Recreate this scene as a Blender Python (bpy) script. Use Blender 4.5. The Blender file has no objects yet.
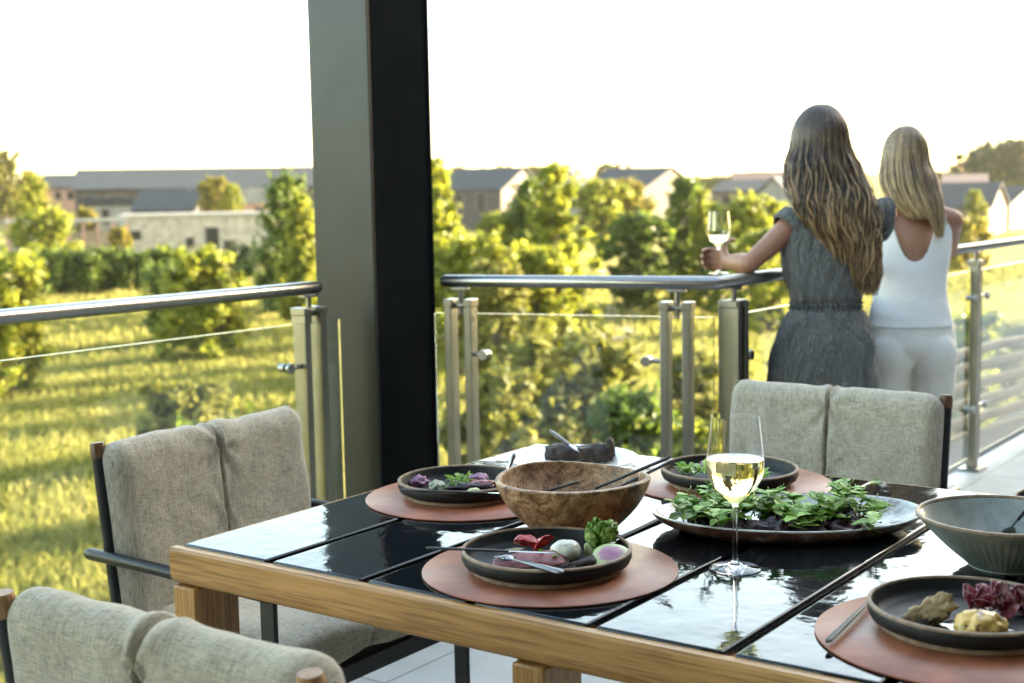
import bpy, bmesh, math, random
from mathutils import Vector, Matrix, Quaternion, noise
import numpy as np
random.seed(7)
S = bpy.context.scene
COL = S.collection
PI = math.pi
V = Vector
def R(d): return math.radians(d)

# ------------------------------------------------------------------ camera numbers
CAM = V((1.8224572, -1.5422009, 1.35)); FPX = 1346.3137
PITCH, ROLL, YAW = 0.1081877, -0.0185222, 0.6213642
_f = V((-math.sin(YAW), math.cos(YAW), 0)); _r = V((math.cos(YAW), math.sin(YAW), 0)); _u = V((0, 0, 1))
CF = _f * math.cos(PITCH) - _u * math.sin(PITCH); _u2 = _u * math.cos(PITCH) + _f * math.sin(PITCH)
CR = _r * math.cos(ROLL) + _u2 * math.sin(ROLL); CU = _u2 * math.cos(ROLL) - _r * math.sin(ROLL)
def ray(x, y): return CF + CR * ((x - 512) / FPX) + CU * ((341.5 - y) / FPX)
def onz(x, y, z):
    d = ray(x, y); return CAM + d * ((z - CAM.z) / d.z)
def hor(px): return 195.27 - .01852 * (px - 512)
def zat(px, y, d): return CAM.z + (hor(px) - y) * d / FPX        # height of a picture row at forward distance d
def far(px, d, z=None):                                         # point at forward distance d
    q = CAM + _f * d + _r * ((px - 512) / FPX * d)
    return V((q.x, q.y, ground(q.x, q.y) if z is None else z))
def ground(x, y):
    d = (x - CAM.x) * _f.x + (y - CAM.y) * _f.y
    s = (x - CAM.x) * _r.x + (y - CAM.y) * _r.y
    r = max(d, 0.) * .92 + math.hypot(d, s) * .08
    k = [(0, -4.6), (45, -4.6), (80, -3.9), (120, -3.2), (170, -2.0), (320, 2.4), (700, 9), (3000, 30)]
    z = k[-1][1]
    for (a, za), (b, zb) in zip(k, k[1:]):
        if r <= b:
            t = (r - a) / (b - a); z = za + (zb - za) * t; break
    if d > 12: z += .25 * noise.noise((x * .09, y * .09, 3.1)) * min(1, (d - 12) / 15)
    return z

# ------------------------------------------------------------------ materials
def newmat(name):
    m = bpy.data.materials.new(name); m.use_nodes = True
    nt = m.node_tree; b = nt.nodes['Principled BSDF']
    return m, nt, b
def nd(nt, t, **k):
    n = nt.nodes.new(t)
    for a, v in k.items():
        if a in ('operation', 'blend_type', 'data_type', 'wave_type', 'bands_direction', 'feature', 'noise_dimensions', 'rings_direction'): setattr(n, a, v)
        else: n.inputs[a].default_value = v
    return n
def L(nt, a, b): nt.links.new(a, b)
def c4(c): return (c[0], c[1], c[2], 1)
def coords(nt, stretch=(1, 1, 1), kind='Object'):
    t = nt.nodes.new('ShaderNodeTexCoord'); mp = nt.nodes.new('ShaderNodeMapping')
    mp.inputs['Scale'].default_value = stretch
    L(nt, t.outputs[kind], mp.inputs['Vector']); return mp.outputs['Vector']
def ramp(nt, fac, stops):
    r = nt.nodes.new('ShaderNodeValToRGB'); e = r.color_ramp.elements
    while len(e) < len(stops): e.new(.5)
    for el, (p, c) in zip(e, stops): el.position = p; el.color = c4(c)
    L(nt, fac, r.inputs['Fac']); return r.outputs['Color']
def noi(nt, vec, scale, detail=3., rough=.55, dist=0.):
    n = nd(nt, 'ShaderNodeTexNoise', Scale=scale, Detail=detail, Roughness=rough, Distortion=dist)
    L(nt, vec, n.inputs['Vector']); return n.outputs['Fac']
def bumpn(nt, h, strength, dist, b, prev=None):
    bp = nd(nt, 'ShaderNodeBump', Strength=strength, Distance=dist)
    L(nt, h, bp.inputs['Height'])
    if prev: L(nt, prev, bp.inputs['Normal'])
    L(nt, bp.outputs['Normal'], b.inputs['Normal']); return bp.outputs['Normal']
def pmat(name, col, rough=.5, metal=0., col2=None, scale=8., detail=4., stretch=(1, 1, 1), bump=0., bscale=None, bdist=.002, spec=.5, trans=0., ior=1.45, coat=0., sss=0., rr=0., lo=.35, hi=.65):
    m, nt, b = newmat(name)
    b.inputs['Roughness'].default_value = rough; b.inputs['Metallic'].default_value = metal
    b.inputs['Specular IOR Level'].default_value = spec; b.inputs['IOR'].default_value = ior
    b.inputs['Transmission Weight'].default_value = trans; b.inputs['Coat Weight'].default_value = coat
    if sss:
        b.inputs['Subsurface Weight'].default_value = sss; b.inputs['Subsurface Radius'].default_value = (.01, .004, .002); b.inputs['Subsurface Scale'].default_value = .5
    b.inputs['Base Color'].default_value = c4(col)
    if trans: return m
    v = coords(nt, stretch)
    f = noi(nt, v, scale, detail)
    if col2 is None: col2 = [x * .8 for x in col]
    L(nt, ramp(nt, f, [(lo, col2), (hi, col)]), b.inputs['Base Color'])
    if rr:
        mr = nd(nt, 'ShaderNodeMapRange'); mr.inputs['To Min'].default_value = max(0, rough - rr); mr.inputs['To Max'].default_value = rough + rr
        L(nt, noi(nt, v, scale * 2.3, 4), mr.inputs['Value']); L(nt, mr.outputs['Result'], b.inputs['Roughness'])
    if bump: bumpn(nt, noi(nt, v, bscale or scale * 4, 4), bump, bdist, b)
    return m
def fabric(name, col, thread=520., slub=18., wrinkle=None):
    m, nt, b = newmat(name); b.inputs['Roughness'].default_value = .9; b.inputs['Specular IOR Level'].default_value = .15
    b.inputs['Sheen Weight'].default_value = .25; b.inputs['Sheen Roughness'].default_value = .5
    a = noi(nt, coords(nt, (thread, slub, slub)), 1., 3, .7)
    c = noi(nt, coords(nt, (slub, thread, thread)), 1., 3, .7)
    mx = nd(nt, 'ShaderNodeMath', operation='MULTIPLY'); L(nt, a, mx.inputs[0]); L(nt, c, mx.inputs[1])
    dk = [x * .42 for x in col]; lt = [min(1, x * 1.45) for x in col]
    w = ramp(nt, mx.outputs[0], [(.14, dk), (.25, col), (.40, lt)])
    big = noi(nt, coords(nt), 9., 3)
    mm = nd(nt, 'ShaderNodeMix', data_type='RGBA', blend_type='MULTIPLY'); mm.inputs['Factor'].default_value = .5
    L(nt, w, mm.inputs['A']); L(nt, ramp(nt, big, [(.3, (.72, .72, .70)), (.7, (1, 1, 1))]), mm.inputs['B'])
    L(nt, mm.outputs['Result'], b.inputs['Base Color'])
    n1 = bumpn(nt, noi(nt, coords(nt), 22., 3), .35, .012, b)
    if wrinkle: n1 = bumpn(nt, noi(nt, coords(nt, wrinkle), 1., 4, .6, 1.5), 1., .045, b, n1)
    bumpn(nt, mx.outputs[0], .8, .0016, b, n1)
    return m
def wood(name, axis, c1, c2, c3, rough=.45, s=1.):
    m, nt, b = newmat(name); b.inputs['Roughness'].default_value = rough
    st = [26 * s, 26 * s, 26 * s]; st[axis] = 1.6 * s
    f = noi(nt, coords(nt, st), 1., 6, .6, .6)
    st2 = [230 * s, 230 * s, 230 * s]; st2[axis] = 7 * s
    g = noi(nt, coords(nt, st2), 1., 3, .6)
    base = ramp(nt, f, [(.25, c3), (.47, c2), (.72, c1)])
    mm = nd(nt, 'ShaderNodeMix', data_type='RGBA', blend_type='MULTIPLY'); mm.inputs['Factor'].default_value = .75
    L(nt, base, mm.inputs['A']); L(nt, ramp(nt, g, [(.36, (.42, .36, .30)), (.55, (1, 1, 1))]), mm.inputs['B'])
    L(nt, mm.outputs['Result'], b.inputs['Base Color'])
    bumpn(nt, g, .25, .001, b)
    return m
def leafmat(name, stops, trans=.45, rough=.5, spec=.3):
    m, nt, b = newmat(name); b.inputs['Roughness'].default_value = rough; b.inputs['Specular IOR Level'].default_value = spec
    g = nt.nodes.new('ShaderNodeNewGeometry')
    n = noi(nt, coords(nt), .45, 2)
    ad = nd(nt, 'ShaderNodeMath', operation='ADD'); L(nt, g.outputs['Random Per Island'], ad.inputs[0]); L(nt, n, ad.inputs[1])
    ml = nd(nt, 'ShaderNodeMath', operation='MULTIPLY'); ml.inputs[1].default_value = .5; L(nt, ad.outputs[0], ml.inputs[0])
    c = ramp(nt, ml.outputs[0], stops)
    L(nt, c, b.inputs['Base Color'])
    t = nt.nodes.new('ShaderNodeBsdfTranslucent'); L(nt, c, t.inputs['Color'])
    mx = nt.nodes.new('ShaderNodeMixShader'); mx.inputs[0].default_value = trans
    L(nt, b.outputs[0], mx.inputs[1]); L(nt, t.outputs[0], mx.inputs[2])
    L(nt, mx.outputs[0], nt.nodes['Material Output'].inputs['Surface'])
    return m

M = {}
M['linen'] = fabric('linen', (.44, .395, .305), 760., 42.)
M['steel_black'] = pmat('black powder coated steel', (.016, .018, .021), .42, .2, bump=.1, bscale=300, bdist=.0004)
M['cap_wood'] = wood('cap wood', 2, (.42, .25, .11), (.33, .18, .075), (.22, .11, .045), .4)
M['cap_dark'] = wood('dark cap wood', 2, (.16, .08, .035), (.12, .06, .025), (.08, .04, .018), .4)
M['teak_x'] = wood('teak along rail', 0, (.55, .305, .105), (.45, .235, .072), (.31, .145, .040), .42)
M['teak_y'] = wood('teak across', 1, (.55, .305, .105), (.45, .235, .072), (.31, .145, .040), .42)
M['teak_z'] = wood('teak upright', 2, (.55, .305, .105), (.45, .235, .072), (.31, .145, .040), .42)
def tile_mat():
    m, nt, b = newmat('black glazed lava tile')
    b.inputs['Base Color'].default_value = (.006, .008, .010, 1); b.inputs['Roughness'].default_value = .035
    b.inputs['IOR'].default_value = 1.5; b.inputs['Specular IOR Level'].default_value = .38; b.inputs['Coat Weight'].default_value = .0; b.inputs['Coat Roughness'].default_value = .02
    v = coords(nt, (1, 1, 1))
    mr = nd(nt, 'ShaderNodeMapRange'); mr.inputs['From Min'].default_value = .45; mr.inputs['From Max'].default_value = .75; mr.inputs['To Min'].default_value = .03; mr.inputs['To Max'].default_value = .13
    L(nt, noi(nt, v, 9., 6, .7, .8), mr.inputs['Value']); L(nt, mr.outputs['Result'], b.inputs['Roughness'])
    n1 = bumpn(nt, noi(nt, v, 34., 2., .5, .4), .055, .006, b)
    n2 = bumpn(nt, noi(nt, v, 11., 2, .5), .12, .010, b, n1)
    L(nt, n2, b.inputs['Coat Normal'])
    return m
M['tile'] = tile_mat()
M['stoneware'] = pmat('black stoneware', (.013, .014, .0145), .55, col2=(.008, .008, .009), scale=30, spec=.35, bump=.15, bscale=180, bdist=.001, rr=.12)
M['tan_rim'] = pmat('bare clay edge', (.30, .21, .13), .6, col2=(.17, .11, .065), scale=60)
M['leather'] = pmat('terracotta leather', (.37, .130, .062), .40, col2=(.22, .070, .034), scale=11, bump=.25, bscale=240, bdist=.0008, rr=.08)
M['charcoal_post'] = pmat('charcoal painted steel', (.027, .030, .032), .36, .5, col2=(.021, .0235, .025), scale=3, bump=.06, bscale=90, bdist=.001, rr=.05)
M['stainless'] = pmat('brushed stainless steel', (.33, .325, .315), .28, 1., col2=(.29, .285, .275), scale=6)
M['satin_bar'] = pmat('satin steel bar', (.27, .26, .225), .34, 1., col2=(.22, .21, .185), scale=5)
M['dark_fitting'] = pmat('dark steel fitting', (.16, .16, .16), .35, 1.)
M['cutlery'] = pmat('cutlery steel', (.36, .36, .36), .25, 1.)
M['cutlery_black'] = pmat('black cutlery handle', (.016, .017, .018), .55, 0., col2=(.024, .024, .025))
M['gunmetal'] = pmat('gunmetal handle', (.16, .165, .17), .35, .9)
M['glass'] = pmat('clear glass', (1, 1, 1), 0., trans=1., ior=1.46)
def pane_mat():
    m, nt, b = newmat('railing glass')
    b.inputs['Base Color'].default_value = (.93, .975, .95, 1); b.inputs['Roughness'].default_value = 0.
    b.inputs['Transmission Weight'].default_value = 1.; b.inputs['IOR'].default_value = 1.40; b.inputs['Specular IOR Level'].default_value = .3
    return m
M['pane'] = pane_mat()
M['wine'] = pmat('white wine', (.97, .89, .50), 0., trans=1., ior=1.34)
M['white_glaze'] = pmat('white glaze', (.74, .73, .69), .25, col2=(.66, .64, .59), scale=12)
# ------------------------------------------------------------------ mesh helpers
class MB:
    def __init__(s): s.v = []; s.f = []
    def add(s, vs, fs):
        o = len(s.v); s.v += [tuple(v) for v in vs]; s.f += [[i + o for i in f] for f in fs]; return s
    def box(s, lo, hi, m=None):
        (a, b, c), (d, e, f) = lo, hi
        vs = [V((x, y, z)) for z in (c, f) for y in (b, e) for x in (a, d)]
        if m: vs = [m @ v for v in vs]
        return s.add(vs, [[0, 2, 3, 1], [4, 5, 7, 6], [0, 1, 5, 4], [2, 6, 7, 3], [0, 4, 6, 2], [1, 3, 7, 5]])
    def tube(s, path, r, n=12, caps=True, flat=1., up=None, round_end=False):
        path = [V(p) for p in path]; k = len(path)
        rs = list(r) if isinstance(r, (list, tuple)) else [r] * k
        if round_end:
            d0 = (path[0] - path[1]).normalized(); d1 = (path[-1] - path[-2]).normalized(); a, b = rs[0], rs[-1]
            path = [path[0] + d0 * a * .95, path[0] + d0 * a * .75] + path + [path[-1] + d1 * b * .75, path[-1] + d1 * b * .95]
            rs = [a * .32, a * .7] + rs + [b * .7, b * .32]; k += 4
        vs = []; nrm = None
        for i, p in enumerate(path):
            t = (path[min(i + 1, k - 1)] - path[max(i - 1, 0)]).normalized()
            if nrm is None:
                ref = V(up) if up else (V((0, 0, 1)) if abs(t.z) < .9 else V((0, 1, 0)))
                nrm = (ref - t * ref.dot(t)).normalized()
            else: nrm = (nrm - t * nrm.dot(t)).normalized()
            bi = t.cross(nrm)
            for j in range(n):
                a = 2 * PI * j / n
                vs.append(p + (nrm * math.cos(a) * flat + bi * math.sin(a)) * rs[i])
        fs = [[i * n + j, i * n + (j + 1) % n, (i + 1) * n + (j + 1) % n, (i + 1) * n + j] for i in range(k - 1) for j in range(n)]
        if caps: fs += [list(range(n))[::-1], [(k - 1) * n + j for j in range(n)]]
        return s.add(vs, fs)
    def lathe(s, prof, n=64, c=(0, 0, 0), fn=None, close=False):
        vs = []; 
        for r, z in prof:
            for j in range(n):
                a = 2 * PI * j / n
                q = (r * math.cos(a), r * math.sin(a), z)
                if fn: q = fn(q[0], q[1], q[2], a)
                vs.append((q[0] + c[0], q[1] + c[1], q[2] + c[2]))
        k = len(prof); fs = []
        for i in range(k if close else k - 1):
            for j in range(n):
                fs.append([i * n + j, i * n + (j + 1) % n, (i + 1) % k * n + (j + 1) % n, (i + 1) % k * n + j])
        return s.add(vs, fs)
    def grid(s, fn, nu, nv, cu=False, cv=False):
        vs = [fn(i / (nu if cu else nu - 1), j / (nv if cv else nv - 1)) for i in range(nu) for j in range(nv)]
        fs = []
        for i in range(nu if cu else nu - 1):
            for j in range(nv if cv else nv - 1):
                fs.append([i * nv + j, (i + 1) % nu * nv + j, (i + 1) % nu * nv + (j + 1) % nv, i * nv + (j + 1) % nv])
        return s.add(vs, fs)
    def ball(s, c, r, nu=16, nv=10, fn=None):
        c = V(c); r = V(r) if hasattr(r, '__len__') else V((r, r, r)); o = []
        for i in range(nv + 1):
            ph = PI * i / nv
            for j in range(nu):
                th = 2 * PI * j / nu
                d = V((math.sin(ph) * math.cos(th), math.sin(ph) * math.sin(th), math.cos(ph)))
                k = fn(d) if fn else 1.
                o.append(c + V((d.x * r.x, d.y * r.y, d.z * r.z)) * k)
        fs = [[i * nu + j, (i + 1) * nu + j, (i + 1) * nu + (j + 1) % nu, i * nu + (j + 1) % nu] for i in range(nv) for j in range(nu)]
        return s.add(o, fs)
    def prism(s, pts, lo, hi, axis=2):
        n = len(pts)
        def p3(p, h): return {2: (p[0], p[1], h), 1: (p[0], h, p[1]), 0: (h, p[0], p[1])}[axis]
        return s.add([p3(p, lo) for p in pts] + [p3(p, hi) for p in pts],
                     [list(range(n))[::-1], list(range(n, 2 * n))] + [[i, (i + 1) % n, n + (i + 1) % n, n + i] for i in range(n)])
    def build(s, name, mat, parent=None, smooth=40, bevel=0., seg=2, loc=None, solid=0., sub=0):
        me = bpy.data.meshes.new(name); me.from_pydata(s.v, [], s.f)
        bm = bmesh.new(); bm.from_mesh(me); bmesh.ops.remove_doubles(bm, verts=bm.verts, dist=1e-5)
        bmesh.ops.recalc_face_normals(bm, faces=bm.faces) if len(bm.faces) < 60000 and not getattr(s, 'keep', False) else None
        bm.to_mesh(me); bm.free()
        me.materials.append(M[mat] if isinstance(mat, str) else mat)
        if smooth:
            for p in me.polygons: p.use_smooth = True
            if smooth < 180: me.set_sharp_from_angle(angle=R(smooth))
        o = bpy.data.objects.new(name, me); COL.objects.link(o)
        if parent: o.parent = parent
        if loc is not None: o.location = loc
        if solid:
            md = o.modifiers.new('solid', 'SOLIDIFY'); md.thickness = solid; md.offset = 0
        if sub:
            md = o.modifiers.new('sub', 'SUBSURF'); md.levels = sub; md.render_levels = sub
        if bevel:
            md = o.modifiers.new('bevel', 'BEVEL'); md.width = bevel; md.segments = seg; md.limit_method = 'ANGLE'; md.angle_limit = R(40)
        return o
def tag(o, label, cat, group=None):
    o['label'] = label; o['category'] = cat
    if group: o['group'] = group
    return o
def thing(name, label, cat, loc=(0, 0, 0), rz=0., group=None):
    o = bpy.data.objects.new(name, None); COL.objects.link(o); o.empty_display_size = .1
    o.location = loc; o.rotation_euler = (0, 0, rz); return tag(o, label, cat, group)
def kind(o, k='structure'): o['kind'] = k; return o
def copy_tree(o, parent=None):
    c = o.copy(); COL.objects.link(c); c.parent = parent
    for ch in o.children: copy_tree(ch, c)
    return c
def nz(p, s, seed=0.): return noise.noise((p[0] * s + seed, p[1] * s - seed * .7, p[2] * s + seed * .3))

# ------------------------------------------------------------------ terrace: floor, wall, roof
def floor_mat():
    m, nt, b = newmat('pale terrace tile'); b.inputs['Roughness'].default_value = .55
    v = coords(nt)
    br = nt.nodes.new('ShaderNodeTexBrick'); br.offset = 0.
    for k, x in (('Scale', 1.), ('Mortar Size', .004), ('Brick Width', .6), ('Row Height', .6), ('Bias', 0.)): br.inputs[k].default_value = x
    br.inputs['Color1'].default_value = (.64, .63, .59, 1); br.inputs['Color2'].default_value = (.59, .58, .545, 1); br.inputs['Mortar'].default_value = (.22, .22, .21, 1)
    L(nt, v, br.inputs['Vector'])
    mm = nd(nt, 'ShaderNodeMix', data_type='RGBA', blend_type='MULTIPLY'); mm.inputs['Factor'].default_value = .6
    L(nt, br.outputs['Color'], mm.inputs['A']); L(nt, ramp(nt, noi(nt, v, 5., 6), [(.3, (.72, .72, .70)), (.7, (1, 1, 1))]), mm.inputs['B'])
    L(nt, mm.outputs['Result'], b.inputs['Base Color']); return m
M['floor'] = floor_mat()
M['plaster'] = pmat('dark plaster', (.15, .14, .125), .9, col2=(.12, .11, .10), scale=3)
M['soffit'] = pmat('boarded soffit', (.62, .57, .49), .7, col2=(.54, .49, .41), scale=6, stretch=(1, .1, 1))
XR, XL = -.095, -1.215
deck_pts = [(XL - .06, -7), (3.4, -7), (3.4, 24), (XR - .05, 24), (XR - .05, 2.27), (-1.02, 2.10), (XL - .06, 1.98)]
kind(MB().prism(deck_pts, -.30, 0.).build('floor', 'floor', smooth=0))
kind(MB().box((3.4, -7, -4.9), (3.7, 24, 5.2)).build('wall', 'plaster', smooth=0))  # unseen wall added at the right, sized to keep sun off the terrace
kind(MB().box((-.9, -6.9, -4.9), (3.39, 23.5, -.31)).build('wall', 'plaster', smooth=0))
kind(MB().box((-1.27, -7, 0.002), (3.39, -6.8, 3.19)).build('wall', 'plaster', smooth=0))  # unseen wall added behind the camera, stops the panes mirroring bright sky
kind(MB().box((-1.75, -7, 3.2), (3.39, -.6, 3.42)).build('roof', 'soffit', smooth=0, bevel=.01))  # unseen roof, cut short of the table to let sky light in

M['shade_paint'] = pmat('shaded column steel', (.012, .014, .0145), .6, col2=(.009, .0105, .011), scale=3, spec=0.)  # column steel with the shade of its right side put into the colour
# ------------------------------------------------------------------ steel column (H section)
col = thing('steel_column', 'tall dark charcoal steel column rising between the two railings', 'column', (-1.235, 1.79, 0))
hw, dp = .130, .305
MB().box((-hw, -.012, .014), (hw, .0, 3.195)).build('flange', 'charcoal_post', col, bevel=.002)
MB().box((-hw, dp - .012, .014), (hw, dp, 3.195)).build('flange', 'shade_paint', col, bevel=.002)
MB().box((-hw + .012, .001, .014), (hw - .007, dp - .013, 3.195)).build('web', 'shade_paint', col)  # filled solid so the recess shows only the painted shade
MB().box((-hw - .03, -.05, .001), (hw + .03, dp + .04, .0135)).build('base_plate', 'charcoal_post', col, bevel=.002)

# ------------------------------------------------------------------ railings
RZ = 1.066
def bar_post(par, c, d, ztop=1.003, gap=.072, w=.030, t=.012):
    """twin flat uprights; d is the unit direction of the rail"""
    n = V((-d.y, d.x, 0)); p = None
    po = MB()
    for s in (-1, 1):
        q = V(c) + d * (s * gap / 2)
        m = Matrix(((d.x, n.x, 0, q.x), (d.y, n.y, 0, q.y), (0, 0, 1, 0), (0, 0, 0, 1)))
        po.box((-t * 1.1, -w, .012), (t * 1.1, w, ztop), m)
    p = po.build('post', 'satin_bar', par, bevel=.0025)
    m = Matrix(((d.x, n.x, 0, c[0]), (d.y, n.y, 0, c[1]), (0, 0, 1, 0), (0, 0, 0, 1)))
    MB().box((-.075, -.05, .0005), (.075, .05, .0115), m).build('base_plate', 'dark_fitting', p, bevel=.002)
    MB().tube([m @ V((0, 0, ztop - .05)), m @ V((0, 0, RZ - .012))], .009, 10).box((-.030, -.016, RZ - .029), (.030, .016, RZ - .0195), m).build('saddle', 'stainless', p, bevel=.002)
    hb = MB()
    for s in (-1, 1): hb.box((s * gap / 2 - .0165, -.032, ztop - .022), (s * gap / 2 + .0165, .032, ztop + .003), m)
    hb.tube([m @ V((-gap / 2, 0, ztop - .018)), m @ V((gap / 2, 0, ztop - .018))], .010, 10)
    hb.build('head_bracket', 'satin_bar', p, bevel=.003)
    return p
def clamp(par, c, d, reach, side):
    n = V((-d.y, d.x, 0)); c = V(c); e = c + d * reach
    MB().tube([c, e], [.008, .0075], 12).tube([e - n * .022 * side, e + n * .020 * side], .0075, 12).tube([e + n * .010 * side, e + n * .026 * side], .017, 16).tube([e - n * .030 * side, e - n * .006 * side], .014, 16).build('glass_clamp', 'stainless', par, bevel=.0015)
def pane(par, a, b, z0, z1, t=.012):
    a, b = V(a), V(b); d = (b - a).normalized(); n = V((-d.y, d.x, 0)) * t / 2
    vs = []
    for z in (z0, z1):
        for q in (a - n, b - n, b + n, a + n): vs.append((q.x, q.y, z))
    return MB().add(vs, [[3, 2, 1, 0], [4, 5, 6, 7], [0, 1, 5, 4], [1, 2, 6, 5], [2, 3, 7, 6], [3, 0, 4, 7]]).build('glass_panel', 'pane', par, smooth=0, bevel=.0012)
# left-hand run
rl = thing('glass_railing', 'steel and glass railing behind the side chair, its tube handrail ending at the dark column', 'railing', (0, 0, 0))
dl = V((0, 1, 0))
MB().tube([(XL, -6.5, RZ), (XL, 1.615, RZ), (XL, 1.632, RZ)], [.021, .021, .016], 20).build('handrail', 'stainless', rl)
for y in (-5.5, -3.5, -1.6, .22, 1.583):
    p = bar_post(rl, (XL, y, 0), dl)
    for z in (.82, .30):
        clamp(p, (XL, y - .036, z), dl, -.075, -1)
pane(rl, (XL + .014, -1.5, 0), (XL + .014, .16, 0), .08, .958)
pane(rl, (XL + .014, .28, 0), (XL + .014, 1.705, 0), .08, .958)
# run behind the table + the one the women lean on: one welded handrail
rr_ = thing('glass_railing', 'steel and glass railing the two women lean on, its handrail bending at a mitred corner', 'railing', (0, 0, 0))
A = V((-1.006, 2.026, 0)); C_ = V((XR, 2.244, 0)); dm = (C_ - A).normalized()
MB().tube([A + V((0, 0, RZ)) + dm * -.012, A + V((0, 0, RZ)), C_ - dm * .006 + V((0, 0, RZ)), V((XR, 2.252, RZ)), (XR, 23.5, RZ)], [.015, .021, .0212, .021, .021], 20).tube([C_ - dm * .085 + V((0, 0, RZ)), C_ - dm * .083 + V((0, 0, RZ))], .0216, 20).build('handrail', 'stainless', rr_)
p1 = bar_post(rr_, A + dm * .056, dm); p2 = bar_post(rr_, A + dm * .806, dm)
clamp(p1, A + dm * .092 + V((0, 0, .82)), dm, .05, -1); clamp(p1, A + dm * .092 + V((0, 0, .30)), dm, .05, -1)
clamp(p2, A + dm * .77 + V((0, 0, .815)), dm, -.062, -1); clamp(p2, A + dm * .77 + V((0, 0, .30)), dm, -.062, -1)
nm = V((-dm.y, dm.x, 0))
pane(rr_, A - dm * .045 + nm * .012, A + dm * .922 + nm * .012, .08, .957)
p3 = bar_post(rr_, (XR, 2.355, 0), dl, gap=.05, w=.036)
for z in (.82, .30): clamp(p3, (XR, 2.38, z), dl, .06, -1)
prev = 2.355
for y in (4.915, 7.3, 9.7, 12.1, 14.5, 16.9, 19.3, 21.7):
    p = bar_post(rr_, (XR, y, 0), dl, gap=.028, w=.022)
    for z in (.83, .30):
        clamp(p, (XR, y + .014, z), dl, .12, -1); clamp(p, (XR, y - .014, z), dl, -.05, -1)
    pane(rr_, (XR - .012, prev + .03, 0), (XR - .012, y - .045, 0), .06, .955); prev = y + .10
# ------------------------------------------------------------------ dining table
T = .752                      # top of the tiles
tb = thing('dining_table', 'wooden dining table topped with long black glazed tiles', 'table', (0, 0, 0))
LX, LY = 1.478, 1.102
def rail_profile(o, s):       # (offset inwards, height): round over at the bottom outside edge
    pr = [(0.004, T - .004), (0, T - .009), (0, T - .045)] + [(.020 - .020 * math.cos(a), T - .047 - .024 * math.sin(a)) for a in [k * PI / 2 / 7 for k in range(1, 8)]] + [(.055, T - .071), (.055, T - .0121), (.0195, T - .0121), (.0195, T - .004)]
    return [(o + s * x, z) for x, z in pr]
E0 = -.020
MB().prism(rail_profile(E0, 1), -.016 + .001, LX + .016 - .001, 0).build('frame_rail', 'teak_x', tb, smooth=30)
MB().prism(rail_profile(LY - E0, -1), -.016 + .001, LX + .016 - .001, 0).build('frame_rail', 'teak_x', tb, smooth=30)
for x0, s in ((-.016, 1), (LX + .016, -1)):
    MB().prism([(x0, T - .0045), (x0, T - .070), (x0 + s * .052, T - .070), (x0 + s * .052, T - .0121), (x0 + s * .0155, T - .0121), (x0 + s * .0155, T - .0045)], E0 + .056, LY - E0 - .056, 1).build('frame_rail', 'teak_y', tb, bevel=.004)
for i, x in enumerate((.024, .755, LX - .024)):
    for y0, y1 in ((E0 + .002, .085), (LY - .085, LY - E0 - .002)):
        MB().box((x - .036, y0, 0.), (x + .020, y1, T - .0715)).build('leg', 'teak_z', tb, bevel=.004)
MB().box((.030, .030, T - .045), (LX - .030, LY - .03, T - .024)).build('underframe', 'steel_black', tb)
PT = .2113
for i in range(7):
    x0 = i * PT + .001 + (.008 if i == 0 else .006)*(1 if i else .0)
    x1 = (i + 1) * PT - .0075
    nu, nv = 14, 60
    MB().box((x0, 0.0, T - .0115), (x1, LY, T)).build('tile', 'tile', tb, bevel=.0042, seg=4)
# thin black steel strips that the tiles sit on
st = MB()
for i in range(1, 7): st.box((i * PT - .020, .004, T - .0235), (i * PT + .020, LY - .004, T - .0125))
st.build('tile_support', 'steel_black', tb)

# ------------------------------------------------------------------ chairs
def cushion_back(w, h, t, seed, seam=1.):
    """pad hung on the back frame: rolled top edge, sewn middle seam with puckers"""
    mb = MB(); nv = 76; hh = h / 2 - t / 2
    def fn(u, v):
        x = (u - .5) * 2; x = math.copysign(abs(x) ** 1.22, x) * w / 2; ax = abs(x)
        rc = .045; e = 1.
        if ax > w / 2 - rc: e = max(.0, 1 - ((ax - (w / 2 - rc)) / rc) ** 2.4) ** .5
        cr = math.exp(-(x / .0036) ** 2); wide = math.exp(-(x / .045) ** 2)
        r = t / 2 * e * (1 - seam * (.50 * cr + .02 * wide))
        s = v * (2 * (2 * hh) + 2 * PI * t / 2)            # walk round the stadium
        a1 = 2 * hh; a2 = a1 + PI * t / 2; a3 = a2 + 2 * hh
        if s < a1: y, z, ny, nz_ = 1, -hh + s, 1, 0
        elif s < a2: a = (s - a1) / (t / 2); y, z, ny, nz_ = math.cos(a), hh, math.cos(a), math.sin(a)
        elif s < a3: y, z, ny, nz_ = -1, hh - (s - a2), -1, 0
        else: a = (s - a3) / (t / 2); y, z, ny, nz_ = -math.cos(a), -hh, -math.cos(a), -math.sin(a)
        z *= (1 - .02 * (1 - e))
        q = V((x, ny * r, z + nz_ * r))
        d = .0042 * nz((q.x, q.y * .4, q.z), 7., seed) + .003 * nz((q.x, q.y * .6, q.z), 19., seed + 3)
        # puckers radiating from two tucks on the seam
        for zc, am in ((hh * .95, 1.), (-hh * .35, .7), (hh * .1, .45)):
            dx, dz = q.x, q.z - zc; rad = math.hypot(dx, dz)
            if rad > 1e-4:
                an = math.atan2(dz, abs(dx))
                d += seam * am * .0075 * math.sin(an * 7 + seed + (2 if dx > 0 else 0)) * math.exp(-rad / .06) * min(1, rad / .012)
        # sag folds near the ends
        d += .004 * math.sin(q.z * 38 + 3 * q.x + seed) * math.exp(-((w / 2 - ax) / .05) ** 2)
        d *= e ** .5 if e > 0 else 0
        return V((q.x, q.y + ny * d, q.z + nz_ * d))
    mb.grid(fn, 181, nv, cv=True); return mb
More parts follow.
